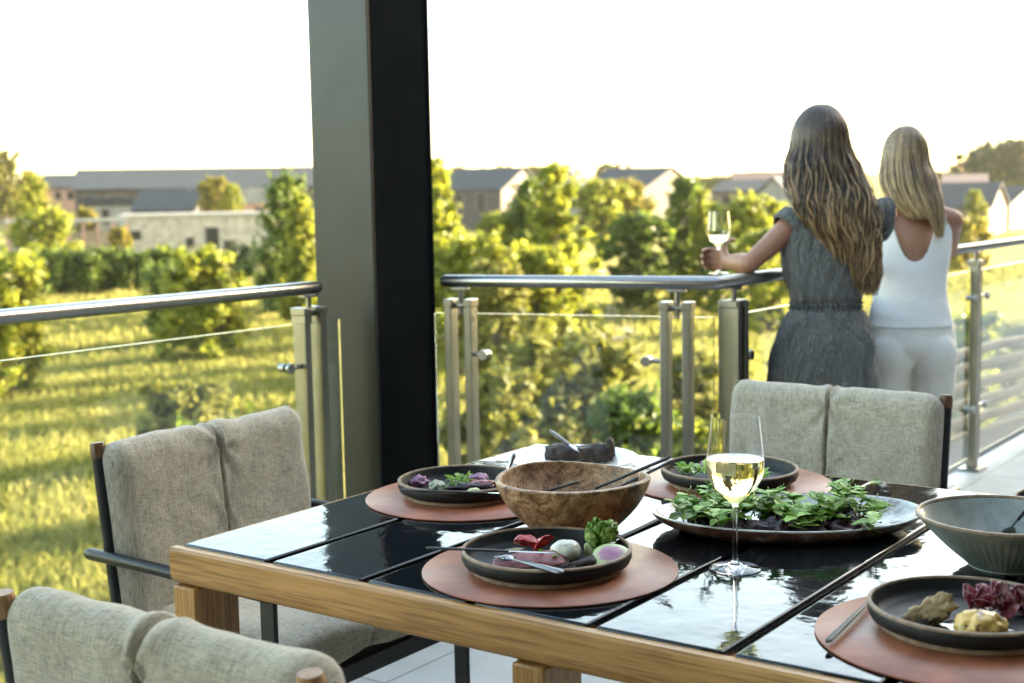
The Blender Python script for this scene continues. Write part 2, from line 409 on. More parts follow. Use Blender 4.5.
def cushion_seat(w, l, t, seed):
    mb = MB()
    def fn(u, v):
        x = (u - .5) * 2; a = 2 * PI * v
        rc = .05; ax = abs(x) * w / 2; e = 1.
        if ax > w / 2 - rc: e = max(0., 1 - ((ax - (w / 2 - rc)) / rc) ** 2.5) ** .45
        c_, s_ = math.cos(a), math.sin(a)
        y = math.copysign(abs(c_) ** .30, c_) * l / 2 * (.97 + .03 * e); z = math.copysign(abs(s_) ** .55, s_) * t / 2 * e
        q = V((x * w / 2, y, z))
        d = .006 * nz(q, 6., seed) + .003 * nz(q, 17., seed)
        cr = math.exp(-(q.x / .008) ** 2) * .012 + math.exp(-(q.x / .05) ** 2) * .006
        return V((q.x, q.y, q.z + math.copysign(1, z) * (d - cr * e) * e))
    mb.grid(fn, 60, 64, cv=True); return mb
def chair(label, loc, rz, seed, cap='cap_wood'):
    c = thing('dining_armchair', label, 'armchair', loc, rz, 'armchairs round the table')
    for s in (-1, 1):
        x = s * .284
        po = MB().tube([(x, -.235, .0), (x, -.255, .42), (x, -.304, .800)], .0155, 18).build('back_post', 'steel_black', c)
        MB().tube([(x, -.3045, .8005), (x, -.3065, .823), (x, -.3075, .833)], [.0168, .0168, .0145], 18).build('wood_cap', cap, po)
        MB().tube([(x + s * .020, -.325, .588), (x + s * .020, -.10, .586), (x + s * .020, .238, .580), ], .0135, 16, round_end=True).build('armrest', 'steel_black', c)
        MB().box((x + s * .020 - .006, .205, 0.), (x + s * .020 + .006, .243, .578)).build('front_leg', 'steel_black', c, bevel=.002)
    fr = MB()
    for s in (-1, 1): fr.box((s * .276 - .0195, -.245, .325), (s * .276 + .0195, .2045, .365))
    fr.box((-.254, .175, .326), (.254, .204, .364)).box((-.254, -.222, .326), (.254, -.20, .364))
    for k in range(5): fr.box((-.2535, -.17 + k * .075, .340), (.2535, -.135 + k * .075, .352))
    fr.build('seat_frame', 'steel_black', c, bevel=.002)
    bf = MB(); m = Matrix.Translation((0, -.285, .6)) @ Matrix.Rotation(R(7.2), 4, 'X')
    for z in (-.15, -.02, .12): bf.box((-.262, -.004, z - .02), (.262, .004, z + .02), m)
    for s in (-1, 1): bf.box((s * .2585 - .006, -.006, -.21), (s * .2585 + .006, .006, .176), m)
    bf.build('back_frame', 'steel_black', c)
    b = cushion_back(.577, .455, .088, seed).build('back_cushion', 'linen', c, smooth=180, loc=(0, -.254, .612))
    b.rotation_euler = (R(7.2), 0, 0)
    cushion_seat(.50, .475, .105, seed).build('seat_cushion', 'linen', c, smooth=180, loc=(0, -.012, .420))
    return c
chair('beige linen armchair at the table end, in front of the left railing', (-.285, .560, 0), R(-90), 1.3, 'cap_dark')
chair('beige linen armchair with round wood post knobs seen from behind, nearest the camera', (.520, -.205, 0), 0, 5.1)
chair('beige linen armchair across the table, below the two women', (.478, 1.497, 0), R(180), 9.7, 'cap_dark')

# ------------------------------------------------------------------ tableware
def placemat(label, x, y, r=.205, z=T):
    return tag(MB().lathe([(.0, .0), (r - .001, 0), (r, .0012), (r, .0022), (r - .0012, .0032), (0.0005, .0032)], 96).build('placemat', 'leather', loc=(x, y, z + .0006)), label, 'placemat', 'leather placemats')
def plate(label, x, y, r=.136, z=T + .0045, h=.034):
    p = thing('serving_plate', label, 'plate', (x, y, z), 0, 'black stoneware plates')
    ri = r - .0055
    MB().lathe([(.001, .004), (r * .80, .004), (r * .86, .0055), (r - .004, .012), (r, .020), (r, h - .003), (r - .0022, h - .0006), (ri + .0005, h - .0006), (ri - .001, h - .004), (ri - .003, .018), (r * .90, .0115), (r * .82, .0098), (.001, .0094)], 96).build('dish', 'stoneware', p, smooth=50)
    MB().lathe([(r + .0006, h - .0035), (r + .0002, h - .001), (r - .002, h + .0004), (ri + .0006, h + .0002), (ri - .0004, h - .0026), (r - .002, h - .0025)], 96, close=True).build('rim', 'tan_rim', p)
    MB().lathe([(r * .865, .0005), (r * .885, .0005), (r * .885, .0068), (r * .865, .0050)], 96, close=True).build('foot_ring', 'tan_rim', p)
    return p
mats = [(.640, .202), (.211, .550), (.600, .930), (1.302, .225)]
placemat('round brown leather placemat under the plate with the lettuce heart', *mats[0])
placemat('round brown leather placemat under the plate behind the wooden bowl on the left', *mats[1])
placemat('round brown leather placemat under the plate in front of the far chair', *mats[2])
placemat('round brown leather placemat under the plate in the lower right corner', *mats[3])
plate('black plate with sliced meat, lettuce heart and radish', .638, .196)
plate('black plate with purple flowers and frisee left of the wooden bowl', .196, .552, .130)
plate('black plate of pea leaves behind the wine glass', .602, .918, .139)
plate('black plate holding a golden dumpling and red radicchio', 1.287, .255, .132)
plate('black plate half hidden behind the green bowl', 1.285, .985, .132, z=T + .001)

# wooden bowl
def burl():
    m, nt, b = newmat('burl wood'); b.inputs['Roughness'].default_value = .5
    v = coords(nt)
    n1 = noi(nt, v, 16., 5, .62, 2.2)
    vo = nd(nt, 'ShaderNodeTexNoise', Scale=55., Detail=5., Roughness=.7, Distortion=3.); L(nt, v, vo.inputs['Vector'])
    c = ramp(nt, n1, [(.30, (.070, .032, .014)), (.42, (.25, .135, .065)), (.54, (.44, .27, .145)), (.70, (.62, .45, .28))])
    mm = nd(nt, 'ShaderNodeMix', data_type='RGBA', blend_type='MULTIPLY'); mm.inputs['Factor'].default_value = .8
    L(nt, c, mm.inputs['A']); L(nt, ramp(nt, vo.outputs['Fac'], [(.38, (.16, .12, .09)), (.50, (.95, .93, .9))]), mm.inputs['B'])
    L(nt, mm.outputs['Result'], b.inputs['Base Color'])
    bumpn(nt, vo.outputs['Fac'], .35, .0025, b); return m
M['burl'] = burl()
def wob(x, y, z, a):
    k = 1 + .012 * math.sin(2 * a + .6) + .008 * math.sin(5 * a)
    return (x * k, y * k, z * (1 + .030 * math.sin(2 * a + 2.1) + .012 * math.sin(3 * a)))
bo = [(.001, .0), (.060, .0), (.072, .004), (.098, .028), (.118, .052), (.131, .076), (.1365, .093), (.1355, .0965), (.1305, .0975), (.1275, .0955), (.1235, .079), (.111, .056), (.090, .033), (.062, .015), (.001, .011)]
def smooth_prof(pr, k=4):
    out = []
    n = len(pr)
    for i in range(n - 1):
        p0, p1, p2, p3 = pr[max(i - 1, 0)], pr[i], pr[i + 1], pr[min(i + 2, n - 1)]
        for j in range(k):
            t = j / k
            out.append(tuple(.5 * (2 * p1[d] + (p2[d] - p0[d]) * t + (2 * p0[d] - 5 * p1[d] + 4 * p2[d] - p3[d]) * t * t + (3 * p1[d] - p0[d] - 3 * p2[d] + p3[d]) * t ** 3) for d in (0, 1)))
    return [(max(r, .0005), z) for r, z in out] + [pr[-1]]
tag(MB().lathe(smooth_prof(bo), 120, fn=wob).build('salad_bowl', 'burl', loc=(.532, .438, T + .0005), smooth=180), 'turned burl wood salad bowl with two server handles inside', 'bowl')

# green fluted bowl
def green_glaze():
    m, nt, b = newmat('sage green glaze'); b.inputs['Roughness'].default_value = .3; b.inputs['Coat Weight'].default_value = .2
    v = coords(nt)
    n = noi(nt, v, 20., 5, .6); sp = nt.nodes.new('ShaderNodeTexVoronoi'); sp.inputs['Scale'].default_value = 210.; L(nt, v, sp.inputs['Vector'])
    c = ramp(nt, n, [(.3, (.135, .150, .130)), (.52, (.215, .235, .205)), (.72, (.29, .30, .26))])
    mm = nd(nt, 'ShaderNodeMix', data_type='RGBA', blend_type='MULTIPLY'); mm.inputs['Factor'].default_value = .8
    L(nt, c, mm.inputs['A']); L(nt, ramp(nt, sp.outputs['Distance'], [(.13, (.30, .25, .2)), (.24, (1, 1, 1))]), mm.inputs['B'])
    L(nt, mm.outputs['Result'], b.inputs['Base Color']); return m
M['green_glaze'] = green_glaze()
M['brown_rim'] = pmat('iron brown rim', (.27, .19, .12), .45, col2=(.13, .085, .05), scale=50)
gb = thing('serving_bowl', 'sage green fluted ceramic bowl with brown rim and spoon', 'bowl', (1.240, .600, T + .0005))
def flute(x, y, z, a):
    r = math.hypot(x, y); k = 1.
    return (x, y, z)
go = smooth_prof([(.001, .0), (.050, .0), (.054, .002), (.066, .012), (.092, .034), (.114, .056), (.130, .073), (.1362, .081)], 5)
gi = smooth_prof([(.1300, .0805), (.124, .074), (.108, .057), (.086, .037), (.055, .014), (.001, .009)], 5)
def flute_out(x, y, z, a):
    r = math.hypot(x, y)
    if .054 < r < .129:
        w = min(1, (r - .054) / .012) * min(1, (.129 - r) / .014)
        k = 1 - .010 * w * abs(math.sin(30 * a)) ** .7; return (x * k, y * k, z)
    return (x, y, z)
MB().lathe(go[:-1] + [(.1356, .0806)], 360, fn=flute_out).lathe(gi, 360).build('bowl', 'green_glaze', gb, smooth=180)
MB().lathe([(.1340, .0795), (.1368, .0800), (.1368, .0822), (.1345, .0845), (.1312, .0842), (.1292, .0815), (.1296, .0800)], 120, close=True).build('rim', 'brown_rim', gb)

# oval platter
def rust():
    m, nt, b = newmat('rust and white platter glaze'); b.inputs['Roughness'].default_value = .35
    v = coords(nt); g = nt.nodes.new('ShaderNodeNewGeometry')
    n = noi(nt, v, 17., 6, .65, 1.)
    L(nt, ramp(nt, n, [(.30, (.055, .026, .018)), (.46, (.125, .050, .032)), (.55, (.21, .105, .07)), (.66, (.40, .38, .34))]), b.inputs['Base Color'])
    bumpn(nt, noi(nt, v, 60., 4), .3, .002, b); return m
M['rust'] = rust()
M['pale_glaze'] = pmat('pale speckled glaze', (.56, .57, .54), .22, col2=(.24, .20, .17), scale=26, lo=.36, hi=.50, coat=.2)
ov = thing('serving_platter', 'oval rust and white stoneware platter heaped with pea shoots', 'platter', (.850, .640, T + .0005), math.atan2(.582, .813))
def oval(rx, ry):
    def f(x, y, z, a): 
        k = 1 + .015 * math.sin(3 * a + 1); return (x * rx * k, y * ry * k, z + .003 * math.sin(2 * a + .5) * min(1, math.hypot(x, y)))
    return f
MB().lathe([(.001, .0), (.76, .0), (.80, .002), (.89, .010), (.965, .019), (.998, .0275), (1.002, .0302)], 120, fn=oval(.238, .145)).build('underside', 'rust', ov, smooth=60)
MB().lathe([(1.0022, .0302), (.999, .0325), (.985, .0328), (.960, .0270), (.90, .0170), (.82, .0105), (.76, .0080), (.001, .0080)], 120, fn=oval(.238, .145)).build('glazed_top', 'pale_glaze', ov, smooth=60)

# white oval platter with charred crust
wp = thing('dinner_plate', 'large flat white plate at the far left corner of the table', 'plate', (.235, .895, T + .0006))
MB().lathe([(.001, .0), (.085, 0), (.09, .003), (.125, .018), (.1425, .0235), (.1435, .0252), (.142, .0262), (.124, .0215), (.095, .0095), (.088, .0070), (.001, .0065)], 96).build('plate_body', 'white_glaze', wp, smooth=60)

# wine glasses
def wine_glass(label, loc, wine_z=.178, s=1.):
    g = thing('wine_glass', label, 'wine glass', loc)
    outp = smooth_prof([(.0405, .0008), (.0408, .0016), (.036, .0030), (.016, .0062), (.0062, .0120), (.0042, .022), (.0038, .060), (.0042, .095), (.0070, .106), (.0180, .116), (.0330, .131), (.0430, .150), (.0458, .168), (.0448, .185), (.0415, .218), (.0388, .246)], 4)
    inn = smooth_prof([(.0384, .2462), (.0410, .218), (.0443, .185), (.0453, .168), (.0425, .151), (.0325, .1325), (.0172, .1185), (.0060, .1110), (.0006, .1095)], 4)
    MB().lathe([(.0005, .0010), (.038, .0004)] + outp + inn, 72).build('glass', 'glass', g, smooth=50)
    wi = [(r + .00025, z) for r, z in inn[::-1] if z < wine_z]
    r1 = [r for r, z in inn if z < wine_z][0]
    MB().lathe(wi + [(r1 + .0004, wine_z), (r1 - .002, wine_z - .0004), (.0006, wine_z - .0004)], 72).build('wine', 'wine', g, smooth=60)
    g.scale = (s, s, s)
    return g
wine_glass('tall stemmed glass of white wine standing on the black table', (.888, .362, T + .0004), .178)

# cutlery -----------------------------------------------------------
def stick(name, label, cat, a, b, r0, r1, kind_, group=None, hl=.5, hm='cutlery_black', flat=.55):
    """a: handle end, b: working end (world)"""
    a, b = V(a), V(b); c = (a + b) / 2
    t = thing(name, label, cat, c, 0, group)
    a, b = a - c, b - c; m_ = a.lerp(b, hl); d = (b - a).normalized()
    up = V((0, 0, 1)); sd = d.cross(up).normalized()
    MB().tube([a, a.lerp(m_, .03), a.lerp(m_, .5), m_], [r0 * .8, r0, r0 * .92, r1], 14, flat=flat, round_end=True).build('handle', hm, t)
    w = MB()
    if kind_ == 'knife':
        w.tube([m_, m_.lerp(b, .08), m_.lerp(b, .3), m_.lerp(b, .75), b], [r1 * .8, r1 * .8, r0 * 1.4, r0 * 1.3, r0 * .25], 10, flat=.16); nm_ = 'blade'
    elif kind_ == 'fork':
        k = m_.lerp(b, .55)
        w.tube([m_, m_.lerp(b, .4), k], [r1 * .75, r1 * .6, r0 * 1.3], 10, flat=.35)
        for q in (-1, -.33, .33, 1): w.tube([k + sd * q * r0 * 1.25, b + sd * q * r0 * 1.25], [r0 * .24, r0 * .14], 6)
        nm_ = 'tines'
    else:
        w.tube([m_, m_.lerp(b, .5), m_.lerp(b, .62), m_.lerp(b, .8), b], [r1 * .75, r1 * .7, r0 * 1.8, r0 * 2.6, r0 * .8], 12, flat=.3); nm_ = 'bowl_end'
    w.build(nm_, 'cutlery', t); return t
stick('table_knife', 'black handled knife jutting left over the rim of the lettuce plate', 'knife', onz(428, 548, .7915), onz(556, 553, .789), .0042, .0036, 'knife', hl=.62)
stick('table_fork', 'grey handled fork lying on the front rim of the lettuce plate', 'fork', onz(560, 572, .7965), onz(500, 556, .780), .0078, .0036, 'fork', hl=.62, hm='gunmetal')
stick('table_fork', 'black fork pointing away from the lettuce plate towards the oval platter', 'fork', onz(657, 520, .795), onz(606, 545, .787), .0044, .0032, 'fork', hl=.75)
stick('table_knife', 'black handled knife across the front rim of the flower plate', 'knife', onz(402, 490, .791), onz(520, 494, .790), .0040, .0034, 'knife', hl=.72)
stick('table_fork', 'steel fork leaning in the flower plate, its handle end upright beside the wooden bowl', 'fork', onz(514, 455, .835), onz(500, 487, .772), .0055, .003, 'fork', hl=.5, hm='cutlery')
stick('table_fork', 'black fork on the brown placemat in the lower right corner', 'fork', onz(828, 641, .763), onz(889, 582, .7605), .0050, .003, 'fork', hl=.62)
stick('serving_spoon', 'dark server handle lying low inside the wooden bowl', 'serving spoon', onz(577, 482, .855), onz(532, 496, .785), .0055, .0045, 'spoon', 'servers in the wooden bowl', hl=.7)
stick('serving_spoon', 'long black server resting over the far rim of the wooden bowl', 'serving spoon', onz(668, 458, .885), onz(575, 497, .790), .0060, .0045, 'spoon', 'servers in the wooden bowl', hl=.75)
stick('serving_fork', 'long black fork server beside the spoon on the bowl rim', 'serving fork', onz(672, 461, .868), onz(583, 505, .785), .0050, .004, 'fork', 'servers in the wooden bowl', hl=.75)
stick('serving_spoon', 'dark handled spoon standing in the green fluted bowl', 'serving spoon', onz(1040, 494, .875), onz(1006, 534, .782), .0048, .0032, 'spoon', hl=.62)
stick('table_knife', 'steel butter knife propped on the white plate', 'knife', onz(551, 431, .822), onz(580, 452, .786), .0050, .004, 'knife', hl=.6, hm='gunmetal')
# ------------------------------------------------------------------ food
M['shoot'] = leafmat('pea shoot green', [(.2, (.15, .30, .035)), (.5, (.28, .46, .07)), (.8, (.42, .60, .13))], .22, .4, .4)
M['stem'] = pmat('pale stem', (.20, .30, .09), .5)
M['purple'] = pmat('purple leaf', (.045, .014, .026), .4, col2=(.022, .012, .012), scale=60)
M['beef'] = pmat('pink roast slice', (.34, .085, .080), .4, col2=(.18, .030, .030), scale=110, coat=.3, bump=.4, bscale=260, bdist=.001)
M['crust'] = pmat('dark roasted crust', (.050, .026, .017), .6, col2=(.014, .009, .007), scale=90, bump=.7, bscale=160, bdist=.003)
M['tomato'] = pmat('red tomato flesh', (.46, .030, .022), .25, col2=(.32, .012, .016), scale=80, coat=.4, sss=.2, bump=.3, bscale=160, bdist=.001)
M['egg'] = pmat('speckled mozzarella', (.66, .65, .54), .35, col2=(.12, .12, .085), scale=120, lo=.30, hi=.42, sss=.2, coat=.2)
M['lettuce'] = leafmat('lettuce green', [(.2, (.13, .27, .03)), (.5, (.24, .42, .06)), (.8, (.50, .60, .22))], .3, .35, .45)
M['lettuce_rib'] = pmat('pale lettuce rib', (.62, .66, .36), .4, sss=.2)
def radish_mat():
    m, nt, b = newmat('watermelon radish'); b.inputs['Roughness'].default_value = .3; b.inputs['Coat Weight'].default_value = .3
    v = coords(nt); ln = nt.nodes.new('ShaderNodeVectorMath'); ln.operation = 'LENGTH'; L(nt, v, ln.inputs[0])
    ad = nd(nt, 'ShaderNodeMath', operation='MULTIPLY_ADD'); ad.inputs[1].default_value = .010; L(nt, noi(nt, v, 120., 3), ad.inputs[0]); L(nt, ln.outputs['Value'], ad.inputs[2])
    L(nt, ramp(nt, ad.outputs[0], [(.012, (.28, .075, .16)), (.0245, (.36, .17, .23)), (.0285, (.50, .55, .22)), (.034, (.36, .46, .14))]), b.inputs['Base Color']); return m
M['radish'] = radish_mat()
M['radicchio'] = pmat('radicchio', (.20, .022, .045), .4, col2=(.50, .30, .30), scale=60, lo=.34, hi=.50, coat=.2, bump=.5, bscale=140, bdist=.002)
M['golden'] = pmat('golden dumpling', (.66, .43, .11), .35, col2=(.12, .03, .02), scale=70, lo=.33, hi=.42, coat=.3, bump=.3, bscale=100, bdist=.002)
M['bread'] = pmat('torn bread crumb', (.46, .36, .20), .8, col2=(.20, .12, .055), scale=60, bump=1., bscale=130, bdist=.003)
M['lilac'] = pmat('lilac petals', (.42, .25, .36), .5, col2=(.25, .09, .19), scale=110, sss=.1)
M['cauli'] = pmat('cauliflower', (.62, .62, .48), .6, col2=(.42, .44, .28), scale=150, bump=1., bscale=220, bdist=.003)
def lump(name, label, cat, c, r, mat, amp=.12, s=60., seed=0., rot=(0, 0, 0), group=None, fn=None, nu=40, nv=26):
    def f(d):
        k = 1 + amp * nz((d.x * r[0], d.y * r[1], d.z * r[2]), s, seed) * 1.6 + amp * .5 * nz((d.x * r[0], d.y * r[1], d.z * r[2]), s * 2.7, seed + 5)
        return k * (fn(d) if fn else 1)
    o = MB().ball((0, 0, 0), r, nu, nv, f).build(name, mat, smooth=180, loc=c); o.rotation_euler = rot
    return tag(o, label, cat, group)
def cube_fn(p):
    return lambda d: 1 / (abs(d.x) ** p + abs(d.y) ** p + abs(d.z) ** p) ** (1 / p)
def leaf_pts(mb, base, d, up, ln, w, cup=.25, curl=.3, nu=7, nv=5):
    """one cupped, curled leaf blade"""
    base = V(base); d = V(d).normalized(); sd = d.cross(V(up)).normalized(); up = sd.cross(d).normalized()
    def fn(u, v):
        x = (v - .5) * 2; ww = w * (math.sin(PI * min(1, u * .94 + .06) ** .8) ** .75) * .5
        return base + d * (ln * u) + sd * (x * ww) + up * (cup * ww * x * x + curl * ln * u * u * -.6)
    return mb.grid(fn, nu, nv)
PZ = T + .015
# plate with lettuce heart (centre .638,.196)
def wedge(label, c, R_, ang, rot, seed):
    mb = MB()
    def fn(u, v):
        t = PI * (.03 + .94 * u); r = R_ * math.sin(t) ** .8; x = -R_ * 1.25 * math.cos(t)
        if v < .3: k = v / .3; q = (math.cos(-ang) * r * k, math.sin(-ang) * r * k)
        elif v < .7: aa = -ang + 2 * ang * (v - .3) / .4; q = (math.cos(aa) * r, math.sin(aa) * r)
        else: k = (1 - v) / .3; q = (math.cos(ang) * r * k, math.sin(ang) * r * k)
        p = V((x, q[0], q[1])); return p + V((nz(p, 90, seed), nz(p, 90, seed + 3), nz(p, 90, seed + 6))) * .0022
    mb.grid(fn, 30, 40, cv=True); o = mb.build('tomato_wedge', 'tomato', loc=c, smooth=70); o.rotation_euler = rot
    return tag(o, label, 'tomato', 'tomato wedges')
wedge('red tomato wedge, the left one behind the meat slice', onz(527, 546, PZ + .008), .019, .62, (R(100), R(8), R(22)), 1)
wedge('red tomato wedge leaning on the mozzarella ball, right of its twin', onz(545, 546, PZ + .010), .016, .60, (R(70), R(-28), R(60)), 4)
lump('mozzarella_ball', 'white speckled mozzarella ball between tomato and lettuce', 'mozzarella', onz(566, 551, PZ + .014), (.025, .021, .018), 'egg', .10, 42, 2)
sl = lump('meat_slice', 'long pink roast meat slice with dark crust lying across the lettuce plate', 'meat', onz(529, 562, PZ + .004), (.058, .021, .0065), 'beef', .10, 55, 3, (R(20), R(-4), R(38)), None, cube_fn(4), 64, 30)
MB().ball((.003, -.003, -.0045), (.061, .0225, .0065), 48, 20, lambda d: cube_fn(4)(d) * (1 + .05 * nz(d, 4.))).build('crust', 'crust', sl, smooth=180)
lump('roast_mushroom', 'dark roasted mushroom piece between the meat and the lettuce', 'mushroom', onz(586, 563, PZ + .004), (.026, .012, .008), 'crust', .3, 60, 8, (0, -.2, .9))
lump('roast_mushroom', 'small dark roasted mushroom lying right under the radish', 'mushroom', onz(603, 559, PZ + .002), (.018, .011, .007), 'crust', .3, 60, 18, (0, .2, .2))
def crinkle(mb, a, s): mb.v = [tuple(V(v) + V((nz(v, s, 1), nz(v, s, 5), nz(v, s, 9))) * a) for v in mb.v]; return mb
def heart_mat():
    m, nt, b = newmat('lettuce heart'); b.inputs['Roughness'].default_value = .4
    v = coords(nt, (190, 190, 24))
    L(nt, ramp(nt, noi(nt, v, 1., 4, .6, .6), [(.28, (.025, .085, .006)), (.46, (.11, .26, .018)), (.60, (.24, .42, .05)), (.74, (.60, .68, .32))]), b.inputs['Base Color'])
    bumpn(nt, noi(nt, v, 1., 4, .6, .6), .9, .004, b); return m
M['heart'] = heart_mat()
le = thing('lettuce_heart', 'bright green half lettuce heart standing on the black plate', 'lettuce', onz(603, 552, PZ))
hb_ = MB()
def hf(u, v):
    th = 2 * PI * u; ph = PI * (.02 + .62 * v)
    k = 1 + .22 * nz((math.cos(th) * 3, math.sin(th) * 3, v * 1.2), 2.0, 3) + .10 * nz((math.cos(th) * 6, math.sin(th) * 6, v * 5), 1.8, 8)
    return V((math.sin(ph) * math.cos(th) * .0180 * k, math.sin(ph) * math.sin(th) * .0130 * k, .024 + math.cos(ph) * .026))
hb_.grid(hf, 96, 40, cu=True)
ho = hb_.build('leaf_core', 'heart', le, smooth=180); ho.rotation_euler = (R(-8), 0, R(35))
rx = V((.813, .582, 0)); ry = V((-.582, .813, 0))
lb = MB(); rn = random.Random(12)
for k in range(13):
    a = k * 2.4; rad = .007 + .010 * (k / 13); o_ = rx * math.cos(a) * rad * 1.3 + ry * math.sin(a) * rad
    out = (rx * math.cos(a) + ry * math.sin(a)); ln = .054 - .010 * (k / 13) + rn.uniform(-.004, .004); wd = .034
    sd_ = V((0, 0, 1)).cross(out)
    def lf(u, v, o_=o_, out=out, ln=ln, wd=wd, sd_=sd_):
        x = (v - .5) * 2; ww = wd * .5 * (u * .9 + .1) ** .45 * max(0, 1 - u ** 7) ** .5
        ruf = .004 * math.sin(x * 9 + u * 14 + ln * 900) * abs(x) * u
        q = o_ + V((0, 0, ln * u)) + out * (.010 * u * math.sin(u * 2.6) - .35 * ww * x * x + ruf) + sd_ * (x * ww)
        return q
    lb.grid(lf, 20, 15)
crinkle(lb, .0042, 120).build('outer_leaves', 'lettuce', le, smooth=180, solid=.0008)
lump('lettuce_rib', 'pale lettuce stalk leaning left of the lettuce heart', 'lettuce stalk', onz(589, 553, PZ + .008), (.006, .008, .017), 'lettuce_rib', .1, 60, 2, (.2, -.25, .3))
rd = MB().ball((0, 0, 0), (.031, .031, .0065), 48, 14, lambda d: 1 + .03 * math.sin(3 * math.atan2(d.y, d.x))).build('radish_slice', 'radish', smooth=180, loc=onz(611, 556, PZ + .013))
rd.rotation_euler = V((0, 0, 1)).rotation_difference((-ry * .42 + V((0, 0, 1)) + rx * -.10).normalized()).to_euler()
tag(rd, 'watermelon radish slice with purple heart leaning on the lettuce', 'radish')
lump('cucumber_piece', 'small green cucumber piece at the right end of the lettuce', 'cucumber', onz(622, 553, PZ + .010), (.011, .007, .010), 'lettuce_rib', .1, 60, 7, (.4, .2, .5))

def sprout(mb, c, n, rad, ls, h, seed):
    rn = random.Random(seed)
    for _ in range(n):
        a = rn.uniform(0, 2 * PI); q = V(c) + V((math.cos(a), math.sin(a), 0)) * rad * rn.random() ** .5 + V((0, 0, h * rn.random()))
        d = V((math.cos(a) * .8, math.sin(a) * .8, rn.uniform(-.1, 1.)))
        leaf_pts(mb, q, d, (0, 0, 1) if abs(d.z) < .9 else (0, 1, 0), ls * rn.uniform(.6, 1.3), ls * rn.uniform(.4, .7), .4, .4, 5, 4)
    return mb
# plate with flowers (.196,.552)
lump('flower_head', 'lilac flower head at the left of the flower plate', 'flower', onz(420, 482, PZ + .006), (.019, .016, .012), 'lilac', .35, 110, 3)
lump('cauliflower_floret', 'white cauliflower floret beside the lilac flower', 'cauliflower', onz(437, 486, PZ + .006), (.017, .014, .011), 'cauli', .3, 120, 6)
tag(crinkle(sprout(MB(), (0, 0, 0), 60, .020, .013, .018, 5), .002, 120).build('frisee', 'lettuce', loc=onz(459, 485, PZ), smooth=180), 'tuft of bright green frisee in the middle of the flower plate', 'salad leaf')
lump('meat_slice', 'dark sliced meat on the flower plate near the wooden bowl', 'meat', onz(484, 484, PZ + .005), (.026, .018, .009), 'beef', .3, 70, 11, (0, 0, .5))
lump('dark_leaf', 'dark purple leaf heap behind the frisee on the flower plate', 'salad leaf', onz(472, 487, PZ + .004), (.036, .012, .009), 'purple', .4, 80, 12, (0, 0, .6))
lump('cucumber_piece', 'pale green cucumber piece in front on the flower plate', 'cucumber', onz(474, 491, PZ + .004), (.013, .008, .006), 'lettuce_rib', .15, 80, 2, (0, 0, .6))
lump('meat_slice', 'lilac pink meat slice behind the frisee, at the back of the flower plate', 'meat', onz(480, 478, PZ + .008), (.024, .012, .009), 'lilac', .3, 70, 14, (0, 0, .5))
# plate behind the glass
tag(crinkle(sprout(MB(), (0, 0, 0), 46, .036, .022, .02, 9), .003, 70).build('salad_leaves', 'lettuce', loc=onz(697, 475, PZ), smooth=180), 'loose green salad leaves at the left of the plate behind the wine glass', 'salad leaf')
tag(crinkle(sprout(MB(), (0, 0, 0), 10, .014, .028, .012, 19), .003, 70).build('salad_leaves', 'shoot', loc=onz(757, 480, PZ), smooth=180), 'few green leaves right of the wine glass on the far plate', 'salad leaf')
lump('flower_head', 'lilac flower among the leaves on the plate behind the wine glass', 'flower', onz(707, 466, PZ + .006), (.018, .016, .010), 'lilac', .35, 110, 8)
# plate lower right (1.287,.255)
lump('bread_piece', 'torn pale bread slice leaning on its dark crust in the lower right plate', 'bread', onz(929, 614, PZ + .014), (.034, .007, .017), 'bread', .20, 130, 2, (R(-28), R(-34), R(38)), None, cube_fn(3), 64, 40)
lump('bread_crust', 'dark charred bread crust lying under the torn bread', 'bread', onz(925, 622, PZ + .003), (.036, .012, .009), 'crust', .3, 70, 5, (0, R(-24), R(38)))
lump('golden_dumpling', 'golden yellow dumpling in front of the radicchio', 'dumpling', onz(980, 626, PZ + .015), (.030, .025, .020), 'golden', .20, 85, 4, (0, 0, .5))
rc = thing('radicchio_wedge', 'wine red radicchio wedge behind the golden dumpling', 'radicchio', onz(1000, 615, PZ))
rb = MB()
for k in range(26):
    rn = random.Random(k); q = rx * rn.uniform(-.045, .05) + ry * rn.uniform(-.012, .016) + V((0, 0, rn.uniform(.002, .018)))
    leaf_pts(rb, q, rx * rn.uniform(-.6, 1) + ry * rn.uniform(-.4, .4) + V((0, 0, rn.uniform(.1, .8))), -ry + V((0, 0, .4)), .028, .024, .9, .5, 8, 7)
crinkle(rb, .004, 90).build('leaves', 'radicchio', rc, smooth=180, solid=.001)
# white platter: charred half loaf
ch = MB()
def chf(u, v):
    a = PI * v; x = (u - .5) * .150
    h = (.034 + .004 * math.sin(u * 9)) * (1 - .25 * abs(u - .62)); wd = .030 * (1 - (2 * u - 1) ** 6 * .4)
    q = V((x, math.cos(a) * wd, max(0, math.sin(a)) ** .45 * h))
    return q + V((nz(q, 60, 1), nz(q, 60, 4), nz(q, 60, 7) * .8)) * .006
ch.grid(chf, 40, 24)
o = ch.build('charred_loaf', 'crust', smooth=60, loc=onz(580, 459, T + .013)); o.rotation_euler = (0, 0, .50)
o2 = MB().ball((.066, .0, .024), (.012, .020, .024), 20, 14, lambda d: 1 + .25 * nz(d, 3.)).build('broken_end', 'crust', o, smooth=180)
tag(o, 'charred dark half loaf lying on the white plate', 'bread')

